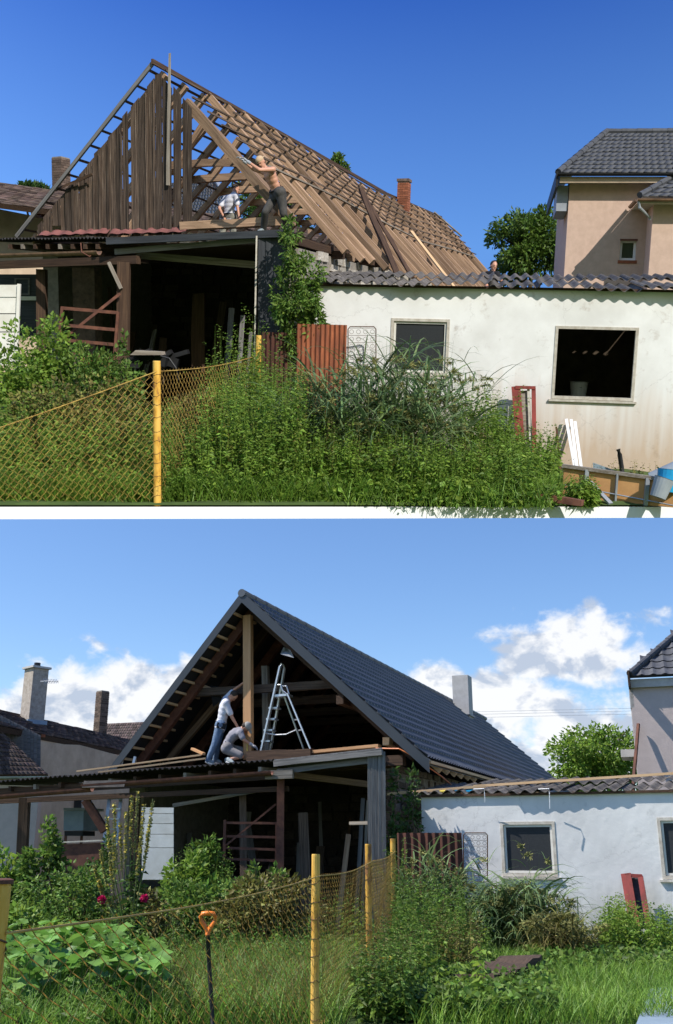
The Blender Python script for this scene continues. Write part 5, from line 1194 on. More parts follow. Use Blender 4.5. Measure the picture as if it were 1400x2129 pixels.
    lo('fresh_lath', A.g(205, 1606, -.9), A.g(428, 1577, -.15), .06, .035, 'fresh_lath', 'long fresh lath lying on the porch roof, the lower one', 'lath')
    lo('fresh_offcut', A.g(400, 1557, .3), A.g(424, 1568, .1), .08, .05, 'new_timber', 'short fresh timber offcut behind the standing worker', 'offcut')
    lo('marker_stick', A.g(514.5, 1580, .2), A.g(514, 1545, .2), .018, .018, 'flower_yellow', 'thin yellow folding rule standing against the new post', 'rule')
    for i, x_ in enumerate((252, 277)): lo('white_bracket', A.g(x_, 1590, .1), A.g(x_ + 4, 1573, .1), .06, .02, 'white_plastic', ['left of the two short white strips at the foot of the left verge', 'right of the two short white strips at the foot of the left verge'][i], 'strip', up=A.d)
    sd = thing('stepladder', 'aluminium folding stepladder standing on the loft edge', 'stepladder', A.g(600, 1565, .6))
    L1 = lambda x, y, b=.35: A.g(x, y, b)
    beam('stile', L1(543, 1563), L1(583, 1385), .035, .075, 'aluminium', sd, up=A.d); beam('stile', L1(562, 1563, .8), L1(592, 1390, .5), .035, .075, 'aluminium', sd, up=A.d)
    MB().tube([L1(583, 1386), L1(585, 1381), L1(589, 1382, .45), L1(592, 1390, .5)], .022, 6).build('top_hoop', 'aluminium', sd)
    beam('rear_leg', L1(632, 1558, .75), L1(586, 1432, .45), .03, .05, 'aluminium', sd, up=A.d); beam('rear_leg', L1(650, 1567, .3), L1(598, 1442, .3), .03, .05, 'aluminium', sd, up=A.d)
    MB().tube([L1(578, 1424, .3), L1(584, 1424, .3), L1(588, 1436, .3), L1(598, 1444, .3)], .016, 6).build('guard_rail', 'aluminium', sd); MB().tube([L1(588, 1426, .55), L1(596, 1426, .55), L1(602, 1446, .55)], .016, 6).build('guard_rail', 'aluminium', sd)
    beam('platform', L1(573, 1449, .5), L1(604, 1446, .5), .3, .05, 'aluminium', sd)
    for i in range(4):
        y_ = 1473 + i * 23; x_ = 563 - i * 5.2; beam('tread', L1(x_, y_, .5), L1(x_ + 18, y_, .5), .22, .035, 'aluminium', sd)
    for (x0, y0, x1, y1) in ((610, 1497, 622, 1496), (621, 1519, 630, 1517)): beam('rear_bar', L1(x0, y0, .6), L1(x1, y1, .35), .03, .03, 'aluminium', sd)
    MB().tube([L1(556, 1525, .4), L1(575, 1528, .4), L1(595, 1527, .4), L1(615, 1518, .5)], .012, 5).build('strap', 'white_plastic', sd)

    # workers
    Y0 = 22.75
    person('standing worker in white polo shirt and jeans steadying the new gable post', at(440, 1588, Y0), dict(
        head=at(485, 1447, Y0 - .05), neck=at(475, 1453, Y0), pelvis=at(459, 1507, Y0), shoulder_l=at(470, 1453, Y0 + .14), shoulder_r=at(470, 1462, Y0 - .2), hip_l=at(460, 1512, Y0 + .1), hip_r=at(457, 1513, Y0 - .12),
        elbow_l=at(488, 1434, Y0 + .1), elbow_r=at(483, 1492, Y0 - .2), wrist_l=at(508, 1419, Y0 - .1), wrist_r=at(496, 1514, Y0 - .15), handdir_l=V(.6, -.1, .5), knee_l=at(453, 1545, Y0 - .02), knee_r=at(446, 1549, Y0 - .15),
        ankle_l=at(448, 1581, Y0 + .1), ankle_r=at(433, 1581, Y0 - .1), toe_l=at(458, 1585, Y0 + .08), toe_r=at(443, 1586, Y0 - .12)),
        V(.85, -.3, -.55), 'white_shirt', 'jeans', sleeves='polo', waist_pouch=True)
    person('crouching worker in grey t-shirt, shorts and cap at the foot of the post', at(480, 1585, Y0), dict(
        head=at(512, 1512, Y0 - .35), neck=at(503, 1516, Y0 - .3), pelvis=at(472, 1553, Y0 - .2), shoulder_l=at(500, 1518, Y0 - .1), shoulder_r=at(500, 1524, Y0 - .45), hip_l=at(472, 1556, Y0 - .1), hip_r=at(470, 1558, Y0 - .32), bend=V(-.04, 0, .06),
        elbow_l=at(510, 1540, Y0 - .1), elbow_r=at(507, 1538, Y0 - .5), wrist_l=at(524, 1552, Y0 - .2), wrist_r=at(524, 1549, Y0 - .45), handdir_l=V(.8, -.1, -.3), handdir_r=V(.8, 0, -.35), knee_l=at(510, 1562, Y0 - .1), knee_r=at(503, 1572, Y0 - .4),
        ankle_l=at(472, 1580, Y0 - .05), ankle_r=at(476, 1580, Y0 - .4), toe_l=at(474, 1588, Y0 - .25), toe_r=at(484, 1586, Y0 - .55)),
        V(.6, .1, -.75), 'grey_shirt', 'grey_shorts', leg_len='short', hat='cap_grey', gloves={'l': 'glove_grey', 'r': 'glove_grey'})

    # house on the left with old tiles
    nh = thing('neighbour_house', 'beige plastered house with old lapped tile roof at the left of the lower view', 'house', V(*at(150, 1700, 31).xy, 0))
    nq = roof_quad((0, 1477, 30.5), (290, 1543), (84, 1527, 28.5), 400); nn = (nq[1] - nq[0]).cross(nq[3] - nq[0]).normalized()
    MB().slab([V(*at(84, 1600, 28.6).xy, 0), V(*at(400, 1600, 38.5).xy, 0), at(400, 1612, 38.5), at(84, 1527, 28.6)], V(-.25, .45, 0)).build('wall', 'cream_plaster', nh)
    MB().slab(nq, V(0, .12, -.14)).build('roof_boarding', 'dark_timber', nh); plain_tiles(nh, nq, 64, 14, 'old_tile', .035)
    q = MB()
    for (px, py) in ((158, 1566), (168, 1563), (176, 1560), (164, 1571), (172, 1568), (190, 1575), (160, 1600), (85, 1530)):
        p = at(px, py, 28.6 + (px - 84) / 316 * 9.9 - .05); q.box(p, (.25, .05, .08), Matrix.Rotation(.7, 3, 'Z'))
    q.build('bare_bricks', 'brick_red', nh)
    for (x0, x1, y0, y1) in ((0, 45, 1672, 1718), (130, 172, 1660, 1684)):
        Yw = 28.6 + ((x0 + x1) / 2 - 84) / 316 * 9.9 - .1; w = MB().slab([at(x0, y0, Yw), at(x1, y0, Yw), at(x1, y1, Yw), at(x0, y1, Yw)], (0, .1, 0)).build('window', 'frame_paint', nh); MB().slab([at(x0 + 3, y0 + 3, Yw - .02), at(x1 - 3, y0 + 3, Yw - .02), at(x1 - 3, y1 - 3, Yw - .02), at(x0 + 3, y1 - 3, Yw - .02)], (0, .015, 0)).build('pane', 'dark_glass', w)
    q = MB()
    for i in range(14):
        x0 = -14 + i * 7; yt = 1487 + max(0, x0) * .5; MB().slab([at(x0, yt, 27.4 + i * .03), at(x0 + 6.6, yt + 3.3, 27.4 + i * .03), at(x0 + 6.6, 1620, 27.4 + i * .03), at(x0, 1620, 27.4 + i * .03)], (0, .05, 0)).build('gable_board', 'grey_plank', nh)
    an = thing('front_annex', 'low annex with dark lapped tile roof and pale gutter at the far left', 'building', V(*at(40, 1700, 25.6).xy, 0))
    qd = [at(-140, 1480, 26.9), at(0, 1519, 26.9), at(100, 1611, 25.6), at(-140, 1611, 25.6)]
    MB().slab(qd, V(0, .1, -.1)).build('roof_boarding', 'dark_timber', an); plain_tiles(an, qd, 26, 11, 'old_tile'); half_gutter(at(-100, 1616, 25.5), at(101, 1614, 25.5), .05).build('gutter', 'zinc', an)
    MB().slab([at(-140, 1618, 26), at(84, 1618, 26), V(*at(84, 1618, 26).xy, 0), V(*at(-140, 1618, 26).xy, 0)], (0, .3, 0)).build('wall', 'mauve_plaster', an)
    c = thing('rendered_chimney', 'tall rendered chimney with capstone and blue flashing on the left house', 'chimney', at(65, 1500, 29.2)); p = hit(66, 1502, nq[0], nn); Rm = Matrix.Rotation(-.75, 3, 'Z'); zt = at(66, 1392, p.y).z
    MB().box((p.x, p.y, (p.z - .6 + zt) / 2), (.52, .52, zt - p.z + .6), Rm).build('shaft', 'render_chimney', c); MB().box((p.x, p.y, zt + .03), (.64, .64, .06), Rm).build('capstone', 'pale_render', c); MB().tube([(p.x, p.y, zt + .05), (p.x, p.y, zt + .2)], .1, 10).build('flue', 'black_pipe', c)
    MB().box((p.x, p.y, p.z - .02), (.66, .66, .12), Rm).build('flashing', 'blue_box', c)
    c = thing('brick_chimney', 'narrow dark brick chimney on the old tiled roof of the left house', 'chimney', at(208, 1520, 33)); p = hit(208, 1518, nq[0], nn); brick_chimney(c, p, .36, .36, p.z - .6, at(208, 1437, p.y).z, .7, 'brick_dark', bh=.08)
    an_ = thing('tv_antenna', 'small comb antenna beside the tall rendered chimney', 'antenna', at(90, 1417, 29)); MB().tube([at(84, 1417, 29), at(122, 1416, 29)], .012, 5).build('boom', 'zinc', an_)
    for i in range(9):
        x_ = 92 + i * 3.4; MB().tube([at(x_ - 2, 1411 + i * .2, 29), at(x_ + 2, 1422 - i * .2, 29)], .007, 4).build('element', 'zinc', an_)
    fh = thing('far_house', 'house with pale brown tile roof beyond the dark brick chimney', 'house', V(*at(290, 1560, 48).xy, 0)); qd = [at(215, 1505, 50), at(420, 1496, 47), at(420, 1570, 44), at(200, 1575, 47)]; MB().slab(qd, V(0, .1, -.1)).build('roof_boarding', 'dark_timber', fh); plain_tiles(fh, qd, 40, 12, 'old_tile')
    MB().slab([at(200, 1570, 48), at(420, 1566, 45), V(*at(420, 1566, 45).xy, 0), V(*at(200, 1570, 48).xy, 0)], (0, 1, 0)).build('wall', 'cream_plaster', fh)

    # house on the right
    H = Frame(*at(1326, 1600, 27).xy, .30); hz = H.g(1326, 1428, 0).z; hs = thing('tall_house', 'mauve rendered house with dark wavy tiles at the right edge', 'house', H.P(0, 0, 0))
    MB().slab([H.P(0, 0, 0), H.P(6, 0, 0), H.P(6, 0, hz), H.P(0, 0, hz)], H.d * .35).build('front_wall', 'mauve_plaster', hs); MB().slab([H.P(-.02, .1, 0), H.P(-.02, 6, 0), H.P(-.02, 6, hz), H.P(-.02, .1, hz)], H.u * .3).build('side_wall', 'pale_render', hs)
    e = H.g(1312, 1422, -.12); ea = H.ab(e)[0]; ez = e.z
    MB().slab([H.P(ea, -.12, ez - .1), H.P(6, -.12, ez - .1), H.P(6, -.12, ez + .12), H.P(ea, -.12, ez + .12)], H.d * .05).build('fascia', 'pale_render', hs); MB().slab([H.P(ea, -.068, ez - .1), H.P(6, -.068, ez - .1), H.P(6, 0, ez - .1), H.P(ea, 0, ez - .1)], (0, 0, .04)).build('soffit', 'pale_render', hs)
    half_gutter(H.P(ea - .02, -.18, ez + .2), H.P(6, -.18, ez + .2), .06).build('gutter', 'black_pipe', hs)
    tm = wave_sheet_mesh(.3, .40, 1, 1, .035, .03, 10); tm.name = 'tile'; tm.materials.append(MATS['concrete_tile']); sl2 = V(0, 0, 0)
    rd = (H.d * .78 + V(0, 0, .62)).normalized(); M3 = Matrix((H.u, rd, H.u.cross(rd))).transposed(); org = H.P(ea, -.18, ez + .2)
    for j in range(11):
        for i in range(16):
            if i * .3 < j * .36 * .62 - .15: continue
            p = org + H.u * (i * .3) + rd * ((j + 1) * .36) + M3 @ V(0, 0, .0); o = link('tile', tm, None, hs); o.matrix_local = Matrix.Translation(p - BASE[hs.name]) @ M3.to_4x4() @ Matrix.Rotation(rng.gauss(0, .004), 4, 'X')
    MB().slab([org, org + H.u * 6, org + H.u * 6 + rd * 4, org + rd * 4 + H.u * 2.4], -M3.col[2] * .03).build('roof_boarding', 'dark_timber', hs)
    for i in range(9):
        p, q = org + M3.col[2] * .06, org + H.u * 2.45 + rd * 4 + M3.col[2] * .06; MB().tube([p.lerp(q, i / 9), p.lerp(q, (i + 1.08) / 9)], [.1, .085], 10).build('ridge_cap', 'concrete_tile', hs)
    MB().slab([H.P(ea - .06, -.5, ez - .12), H.P(ea - .06, 5, ez - .12), H.P(ea - .06, 5, ez + .3), H.P(ea - .06, -.5, ez + .3)], H.u * .05).build('verge_board', 'dark_timber', hs); MB().slab([H.P(ea + .04, .0, ez - .62), H.P(-.03, .0, ez - .62), H.P(-.03, .0, ez - .12), H.P(ea + .04, .0, ez - .12)], H.d * 2.5).build('eave_box', 'pale_render', hs)
    p = H.g(1318, 1560, 1.5); MB().slab([H.P(-.42, 1.2, p.z - .2), H.P(-.03, 1.2, p.z - .2), H.P(-.03, 1.2, p.z), H.P(-.42, 1.2, p.z)], H.d * 1.2).build('balcony_slab', 'pale_render', hs)
    lo('rusty_prop', V(*H.g(1303, 1620, -1).xy, 2.2), H.g(1328, 1505, -.12), .07, .06, 'rust_steel', 'rusty brown pole leaning on the corner of the mauve house', 'pole')
    for i, y_ in enumerate((1474, 1479, 1485)): MB().tube([at(800, y_ + 12 + i, 62)] + [at(900 + k * 100, y_ + 8 - k * 2.2 + .5 * i, 62) for k in range(7)], .008, 4).build('overhead_wire', 'zinc', base=at(980, y_, 62), label=['topmost', 'middle', 'lowest'][i] + ' thin overhead wire crossing behind the tree and mauve house', cat='wire')

    # the shed in shade
    SA = Frame(*at(876, 1660, 20.3).xy, .37); sz = SA.g(876, 1656, 0).z - .02
    build_shed('pale blue shed with dark screened window beside the chain fence', SA, 8.6, 3.0, -.1, sz, [(1040, 1709, 1161, 1823, 'screen'), (1366, 1700, 1480, 1829, 'screen')], 'shed_wall_cool', 'fibre_cement', .25, .07, 9)
    G = lambda x, y, b=0: SA.g(x, y, b)
    lo('roof_lath', G(806, 1651, .0), G(1010, 1635, .3), .06, .05, 'fresh_lath', 'short weathered lath sticking out over the left end of the pale blue shed roof', 'lath'); lo('roof_lath', G(985, 1635, .5), G(1420, 1607, .3), .05, .045, 'fresh_lath', 'long fresh lath lying along the pale blue shed roof', 'lath')
    MB().slab([G(940, 1640, .4), G(985, 1637, .4), G(985, 1646, .2), G(945, 1648, .2)], (0, 0, .02)).build('blue_tarp', 'blue_plastic', base=G(960, 1645, .3), label='small folded blue tarpaulin on the pale blue shed roof', cat='tarpaulin')
    MB().slab([G(905, 1643, .2), G(928, 1642, .2), G(926, 1647, .1), G(908, 1648, .1)], (0, 0, .02)).build('yellow_rag', 'flower_yellow', base=G(915, 1646, .2), label='small yellow rag on the left end of the pale blue shed roof', cat='rag')
    MB().tube([A.g(782, 1556, .1), A.g(830, 1557, .0), A.P(HR - .3, .05, EZ + .1), A.P(HR, 1.2, EZ - .25), A.P(HR - .1, 3.6, EZ - .55), A.P(HR, 6, EZ - .5), A.P(HR + .1, 9, EZ - .2)], .014, 6).build('extension_cable', 'orange_cable', base=A.g(782, 1556, .1), label='orange cable hanging along the eave of the new roof', cat='cable')
    for x_, y1, lb_ in ((1007, 1668, 'pale string hanging from the left half of the pale blue shed roof'), (1142, 1682, 'pale string hanging from the middle of the pale blue shed roof')): MB().tube([G(x_ - 22, 1641, -.2), G(x_, 1640, -.24), G(x_ + 1, 1650, -.26), G(x_ + 2, y1, -.24)], .008, 5).build('string', 'white_plastic', base=G(x_, 1640, -.24), label=lb_, cat='string')
    global ZB
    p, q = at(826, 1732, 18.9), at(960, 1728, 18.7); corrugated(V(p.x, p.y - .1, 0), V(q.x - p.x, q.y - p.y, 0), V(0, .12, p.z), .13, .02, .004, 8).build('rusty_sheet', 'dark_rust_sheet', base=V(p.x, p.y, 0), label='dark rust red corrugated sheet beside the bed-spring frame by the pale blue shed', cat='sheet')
    spring_frame(964, 1731, 1014, 1835, 19.2, 'wire bed-spring frame standing on a grey block against the pale blue shed', .4, 4, 9)
    MB().box(at(992, 1860, 19.3) - V(0, -.1, .15), (.55, .3, .65)).build('block', 'grey_plastic', base=V(*at(992, 1860, 19.3).xy, 0), label='grey block under the bed-spring frame by the pale blue shed', cat='block')
    tr = thing('red_trough', 'rusty red channel frame leaning on the pale blue shed wall in the grass', 'trough', V(*G(1325, 1940, -.5).xy, 0))
    MB().bar(G(1322, 1935, -.5), G(1302, 1817, -.25), .17, .06, up=SA.d).build('flange', 'red_iron', tr); MB().bar(G(1350, 1930, -.5), G(1332, 1822, -.25), .09, .06, up=SA.d).build('flange', 'red_iron', tr); MB().bar(G(1337, 1930, -.42), G(1318, 1825, -.18), .16, .03, up=SA.d).build('web', 'black_plank', tr); MB().bar(G(1300, 1820, -.26), G(1336, 1822, -.26), .05, .06).build('end_plate', 'red_iron', tr)
    MB().tube([G(1348, 1898, -.52), G(1357, 1900, -.55), G(1358, 1915, -.55), G(1349, 1918, -.52)], .015, 6).build('handle', 'black_pipe', tr)

    # fence, shovel, boards
    fp = []
    for px, py, Y, zg, ym, r in ((-6, 1838, 3.4, -.1, 1930, .045), (657, 1776, 9.4, 0, 1817, .037), (766, 1755, 12.4, 0, 1789, .038), (817, 1744, 18.4, 0.1, 1768, .045)):
        p = at(px, py, Y); fp.append((p.x, p.y, zg, p.z, at(px, ym, Y).z, r))
    chain_fence('yellow chain-link fence running past the kitchen garden towards the new barn', fp, (.085, .045, .036), .036, .0025, .04)
    x_, y_, zg, zt, zm, r = fp[0]; MB().tube([(x_, y_, zt), (x_, y_, zt + .012), (x_, y_, zt + .016)], [r * 1.12, r * 1.12, r * .9], 16).build('post_cap', 'rust_steel', bpy.data.objects.get([o.name for o in TOPS if o.name.startswith('chain_link_fence')][-1]))
    sv = thing('shovel', 'shovel with orange D handle and black shaft stuck upright in the garden', 'shovel', V(*at(442, 2110, 9.6).xy, 0)); G2 = lambda x, y: at(x, y, 9.6)
    MB().tube([G2(432, 1944), G2(436, 2020), G2(441, 2100), G2(443, 2140)], .019, 10).build('shaft', 'black_pipe', sv, sm=True)
    MB().tube([G2(432, 1944), G2(430, 1932), G2(419, 1916), G2(417, 1906), G2(421, 1900), G2(432, 1899), G2(444, 1900), G2(448, 1906), G2(446, 1916), G2(435, 1932), G2(432, 1944)], [.022, .022, .02, .019, .021, .021, .021, .019, .02, .022, .022], 10).build('d_handle', 'orange_plastic', sv, sm=True)
    MB().slab([G2(434, 2135), G2(454, 2135), G2(458, 2200), G2(432, 2200)], (0, .02, 0)).build('blade', 'zinc', sv)
    p, q = hitz(985, 2036, .20), hitz(1088, 1994, .24); beam('rotten_board', p, q, .48, .06, 'rotten_board', None, jit=.045, seg=9, label='dark rotten board lying in the grass below the tall reeds', cat='board')
    qd = [hitz(1310, 2129, .06), hitz(1420, 2129, .06), hitz(1420, 2052, .06), hitz(1352, 2062, .06)]; qd = [qd[0] - V(.1, .5, 0), qd[1] + V(.3, -.5, 0), qd[2] + V(.3, 0, 0), qd[3]]; MB().slab(qd, (0, 0, .03)).build('blue_sheet', 'pale_blue_sheet', base=qd[0], label='pale blue board lying in the lawn at the bottom right corner', cat='board')
    return A, SA, fp
# ------------------------------------------------------------------ plants
def patch(n, x0, x1, Y0, Y1, z=0):
    out = []
    for _ in range(n):
        Y = rng.uniform(Y0, Y1); px = rng.uniform(x0, x1); p = at(px, 1700 if ROT is R_AFTER else 700, Y); out.append((p.x, Y, z))
    return out
def edge_patch(n, x0, x1, u0, u1, z=0):
    """along the front edge of the terrace"""
    out = []
    for _ in range(n):
        p = hitz(rng.uniform(x0, x1), 1050, ZB) + back * rng.uniform(u0, u1); out.append((p.x, p.y, z))
    return out
def weeds(label, groups, m='leaf_mid', name='weeds', size=.075, per=26):
    lb, st = LB(), LB()
    for (pts, h0, h1) in groups: nettles(lb, st, pts, h0, h1, size, per)
    lb.v += st.v; lb.f += [f + lb.k for f in st.f]; 
    return lb.build(name, m, label=label, kind='stuff')
def bush(label, px, ytop, Y, hw, zb, n=1800, m='leaf_mid', size=.075, clumps=30, name='leafy_bush', group=None, dep=None, wd=.6, cat='bush', spread=.3):
    top = at(px, ytop, Y); c = V(top.x, Y, (top.z + zb) / 2); hx = hw * Y / 2130; t = thing(name, label, cat, V(top.x, Y, zb), group)
    lb = LB(); leafy_mass(lb, (c.x, c.y, c.z), (hx, dep or hx * .8, (top.z - zb) / 2 * .95), n, size, clumps, wd, spread, zmin=zb); lb.build('foliage', m, t)
    for i in range(6):
        a = rng.uniform(0, 6.28); e = V(c.x + math.cos(a) * hx * .6, c.y + math.sin(a) * hx * .4, c.z + (top.z - zb) * rng.uniform(0, .35)); s0 = V(c.x + rng.uniform(-.1, .1), c.y, zb - .05)
        MB().tube([s0, s0.lerp(e, .5) + V(rng.uniform(-.06, .06), 0, .05), e], [.018, .012, .005], 5).build('stem', 'bark', t)
    return t
def reed_clump(label, px, Y, hw, h, zb, stalks=60, m='blade_blue', width=.034, ln=(.6, 1.05), heads=.7, name='reed_clump', droop=(1.0, 2.6), hmin=.45):
    """tall broad-bladed grass: stalks with arching blades and drooping seed heads"""
    p = at(px, 1700 if ROT is R_AFTER else 700, Y); hx = hw * Y / 2130; t = thing(name, label, 'grass clump', V(p.x, Y, zb))
    bl, sh, st = LB(), LB(), LB()
    for i in range(stalks):
        q = rng.gauss(0, .42); x, y = p.x + hx * max(-1.1, min(1.1, q)), Y + rng.gauss(0, .4) * hx * .8; hh = h * rng.uniform(hmin, 1) * (1 - .35 * min(1, abs(q)) ** 2)
        lx, ly = rng.gauss(0, .13) + q * .18, rng.gauss(0, .13); nb = rng.randint(6, 9)
        ts = np.linspace(.12, .98, nb); P = np.stack([x + lx * hh * ts ** 2, y + ly * hh * ts ** 2, zb + hh * ts * .86], 1); a = nr.random(nb) * 6.283
        D = np.stack([np.cos(a) * .75, np.sin(a) * .75, np.full(nb, .95)], 1); bl.blades(P, D, nr.uniform(*ln, nb) * (.8 + .4 * nr.random(nb)), width * nr.uniform(.6, 1.15, nb), nr.uniform(*droop, nb), 6)
        st.blades(np.array([[x, y, zb]]), np.array([[lx * .5, ly * .5, 1.]]), np.array([hh]), .014, .05, 4)
        if rng.random() < heads:
            k = 40; tp = P[-1]; b = np.tile(tp, (k, 1)); dd = np.array([rng.gauss(0, .5), rng.gauss(0, .4), .55]); f = nr.random(k)[:, None]
            b = b + dd * f * .3 - np.array([0, 0, 1.]) * f ** 2 * .16; D = nr.normal(size=(k, 3)) * .5 + dd * .8; D[:, 2] -= .5; sh.leaves(b, D, .06 * (.6 + nr.random(k)), .24)
    bl.build('blades', m, t); sh.build('seed_heads', 'seed_head', t, kind='stuff'); st.build('stalks', 'stem_green', t); return t
def grass(label, pts, h0, h1, m='blade_lawn', w=.008, name='grass', bend=(.3, 1.6)):
    P = np.array(pts); n = len(P); a = nr.random(n) * 6.283; D = np.stack([np.cos(a) * .45, np.sin(a) * .45, np.full(n, 1.)], 1)
    return LB().blades(P, D, nr.uniform(h0, h1, n), w * nr.uniform(.6, 1.3, n), nr.uniform(*bend, n), 3).build(name, m, label=label, kind='stuff')
def tree(label, px, py, Y, rx_, ry_, n, size, zb, m='leaf_tree', clumps=70, group=None):
    c = at(px, py, Y); k = Y / 2140; t = thing('leafy_tree', label, 'tree', V(c.x, Y, zb), group)
    lb = LB(); leafy_mass(lb, c, (rx_ * k, rx_ * k * .8, ry_ * k), n, size, clumps, .5, .24, .3); lb.build('crown', m, t)
    b = V(c.x, Y, zb); MB().tube([b, b.lerp(c, .5), c], [.05 * rx_ * k + .12, .035 * rx_ * k + .08, .05], 8).build('trunk', 'bark', t)
    for i in range(9):
        e = c + V(rng.uniform(-.8, .8) * rx_ * k, rng.uniform(-.5, .5) * rx_ * k, rng.uniform(-.2, .75) * ry_ * k); s0 = b.lerp(c, rng.uniform(.55, .95)); MB().tube([s0, s0.lerp(e, .5) + V(0, 0, .1), e], [.07, .045, .015], 5).build('limb', 'bark', t)
    return t

def plants_before():
    z = ZB
    tree('round green tree between the far end of the stripped barn and the salmon house', 1108, 512, 46, 92, 76, 9000, .20, z, 'leaf_tree', 90)
    tree('green tree showing behind the stripped roof frame near the shirtless worker', 590, 432, 52, 120, 62, 5000, .22, z, 'leaf_tree', 60)
    tree('small treetop just showing above the middle of the stripped ridge', 706, 352, 55, 26, 30, 900, .2, z, 'leaf_mid', 14)
    tree('dark bush behind the cream house roof at the upper left', 70, 400, 46, 55, 22, 1200, .2, z, 'leaf_dark', 18)
    # elder climbing at the barn corner
    t = thing('elder_shrub', 'tall elder shrub climbing the barn corner above the rust sheets', 'shrub', V(*at(612, 700, 19.5).xy, z)); lb = LB()
    for (px, py, rx_, ry_, n) in ((612, 645, 46, 55, 1300), (628, 570, 40, 50, 800), (645, 610, 24, 50, 500), (604, 482, 24, 26, 240), (648, 665, 22, 40, 400), (598, 520, 20, 46, 220), (585, 610, 22, 60, 260), (605, 700, 40, 40, 700)):
        c = at(px, py, 19.5); k = 19.5 / 2140; leafy_mass(lb, c, (rx_ * k, .45, ry_ * k), n, .105, max(8, n // 60), .36, .34, .5)
    lb.build('foliage', 'leaf_mid', t)
    for x1, y1 in ((600, 470), (632, 540), (580, 560), (604, 455)): MB().tube([V(*at(612, 720, 19.5).xy, z), at(610, 640, 19.5), at(x1, y1, 19.5)], [.03, .022, .008], 5).build('stem', 'stem_green', t)
    bush('dark leafy bush left of the rusty gate beside the cream door', 90, 672, 18.4, 110, z, 5200, 'leaf_light', .10, 60)
    bush('broad leafy bush under the rusty gate in the upper view', 190, 730, 18.0, 120, z, 5600, 'leaf_mid', .09, 50)
    bush('large leafy bush at the left edge of the upper view', 20, 715, 17.6, 100, z, 4600, 'leaf_light', .095, 40)
    bush('bright leaved currant bush below the cream door', 80, 825, 16.8, 55, z, 1300, 'leaf_light', .10, 18)
    bush('olive brown tangled bush behind the chain-link left of the yellow post', 170, 790, 16.4, 165, z, 7000, 'leaf_olive', .075, 80, dep=.7)
    bush('olive bramble behind the chain-link right of the leaning yellow post', 400, 800, 17.2, 80, z, 3000, 'leaf_olive', .075, 40, dep=.6)
    bush('nettle bush against the porch post in front of the dark porch', 262, 705, 19.3, 26, z, 700, 'leaf_mid', .10, 14)
    weeds('tall green nettles and weeds along the fence in the upper view', [(patch(330, 420, 640, 14.8, 18.4, z), 1.0, 2.0), (patch(300, -60, 440, 14.8, 17, z), .7, 1.45), (patch(190, 620, 840, 14.8, 18, z), .6, 1.4), (patch(44, 440, 600, 17.0, 18.8, z), 1.9, 2.6), (patch(8, 505, 545, 18, 18.7, z), 2.4, 3.0), (patch(60, 530, 640, 17.5, 18.8, z), 1.2, 1.9), (patch(200, 480, 1000, 14.6, 15.6, z), .5, 1.0), (edge_patch(170, -60, 520, .2, .8, z), .15, .5), (edge_patch(420, 345, 1150, .25, 1.6, z), .45, 1.05), (edge_patch(110, -60, 345, .5, 1.8, z), .4, .9), (edge_patch(90, -60, 345, .3, 1.4, z), .5, 1.2)], 'leaf_light', size=.10, per=36)
    weeds('fresh green nettles at the foot of the sunlit shed wall', [(patch(140, 955, 1075, 16.5, 19.0, z), .9, 1.75), (patch(100, 1085, 1180, 15.8, 18, z), .5, 1.05), (patch(130, 860, 1120, 14.6, 16.4, z), .35, .85), (patch(60, 1205, 1262, 14.9, 15.3, z), .2, .45)], 'leaf_light', name='nettles', size=.105, per=36)
    reed_clump('large clump of tall broad-bladed grass in front of the sunlit shed', 800, 16.2, 150, 2.45, z, 190, width=.042, ln=(.75, 1.3), droop=(1.2, 2.8))
    reed_clump('clump of tall grass with long seed heads bending over the open wall', 915, 17.2, 75, 2.55, z, 46, width=.036, ln=(.7, 1.1), heads=1)
    reed_clump('clump of tall grass in front of the bright rust sheet', 665, 16.8, 62, 2.2, z, 52, width=.036, ln=(.7, 1.1))
    P = patch(9000, -120, 440, 14.40, 16.5, z) + patch(4500, 430, 1180, 14.40, 16, z) + edge_patch(7000, -80, 1180, .14, .6, z)
    grass('low fresh grass along the front of the upper yard', P, .2, .6, 'blade_lawn', .014)
    grass('dry olive grass behind the upper chain-link', patch(3500, -120, 440, 14.6, 16.8, z), .3, .7, 'leaf_olive', .014, name='meadow_grass')
    lb = LB(); P = np.array(patch(11000, -60, 1190, 14.42, 17, z)); P[:, 2] += nr.random(len(P)) * .3; D = nr.normal(size=P.shape); D[:, 2] = np.abs(D[:, 2]) * .5; lb.leaves(P, D, .085 * (.5 + nr.random(len(P))), .75); lb.build('ground_cover', 'leaf_light', label='low broad-leaved ground cover along the front of the upper yard', kind='stuff')
    weeds('yellowing seed-bearing weeds mixed into the upper thicket', [(patch(130, -60, 440, 14.9, 17.2, z), .5, 1.3), (patch(120, 430, 1040, 14.8, 17.5, z), .6, 1.6)], 'leaf_olive', name='dry_weeds', size=.06, per=40)
    weeds('broad-leaved docks scattered along the upper fence', [(patch(70, -40, 640, 14.7, 16.5, z), .3, .9), (patch(50, 640, 1100, 14.7, 16, z), .3, .8)], 'leaf_light', name='docks', size=.17, per=16)
    weeds('small weeds on the bare ground behind the orange panels', [(patch(90, 1160, 1420, 16.0, 19, z), .1, .3)], 'leaf_olive', name='small_weeds', size=.07, per=16)

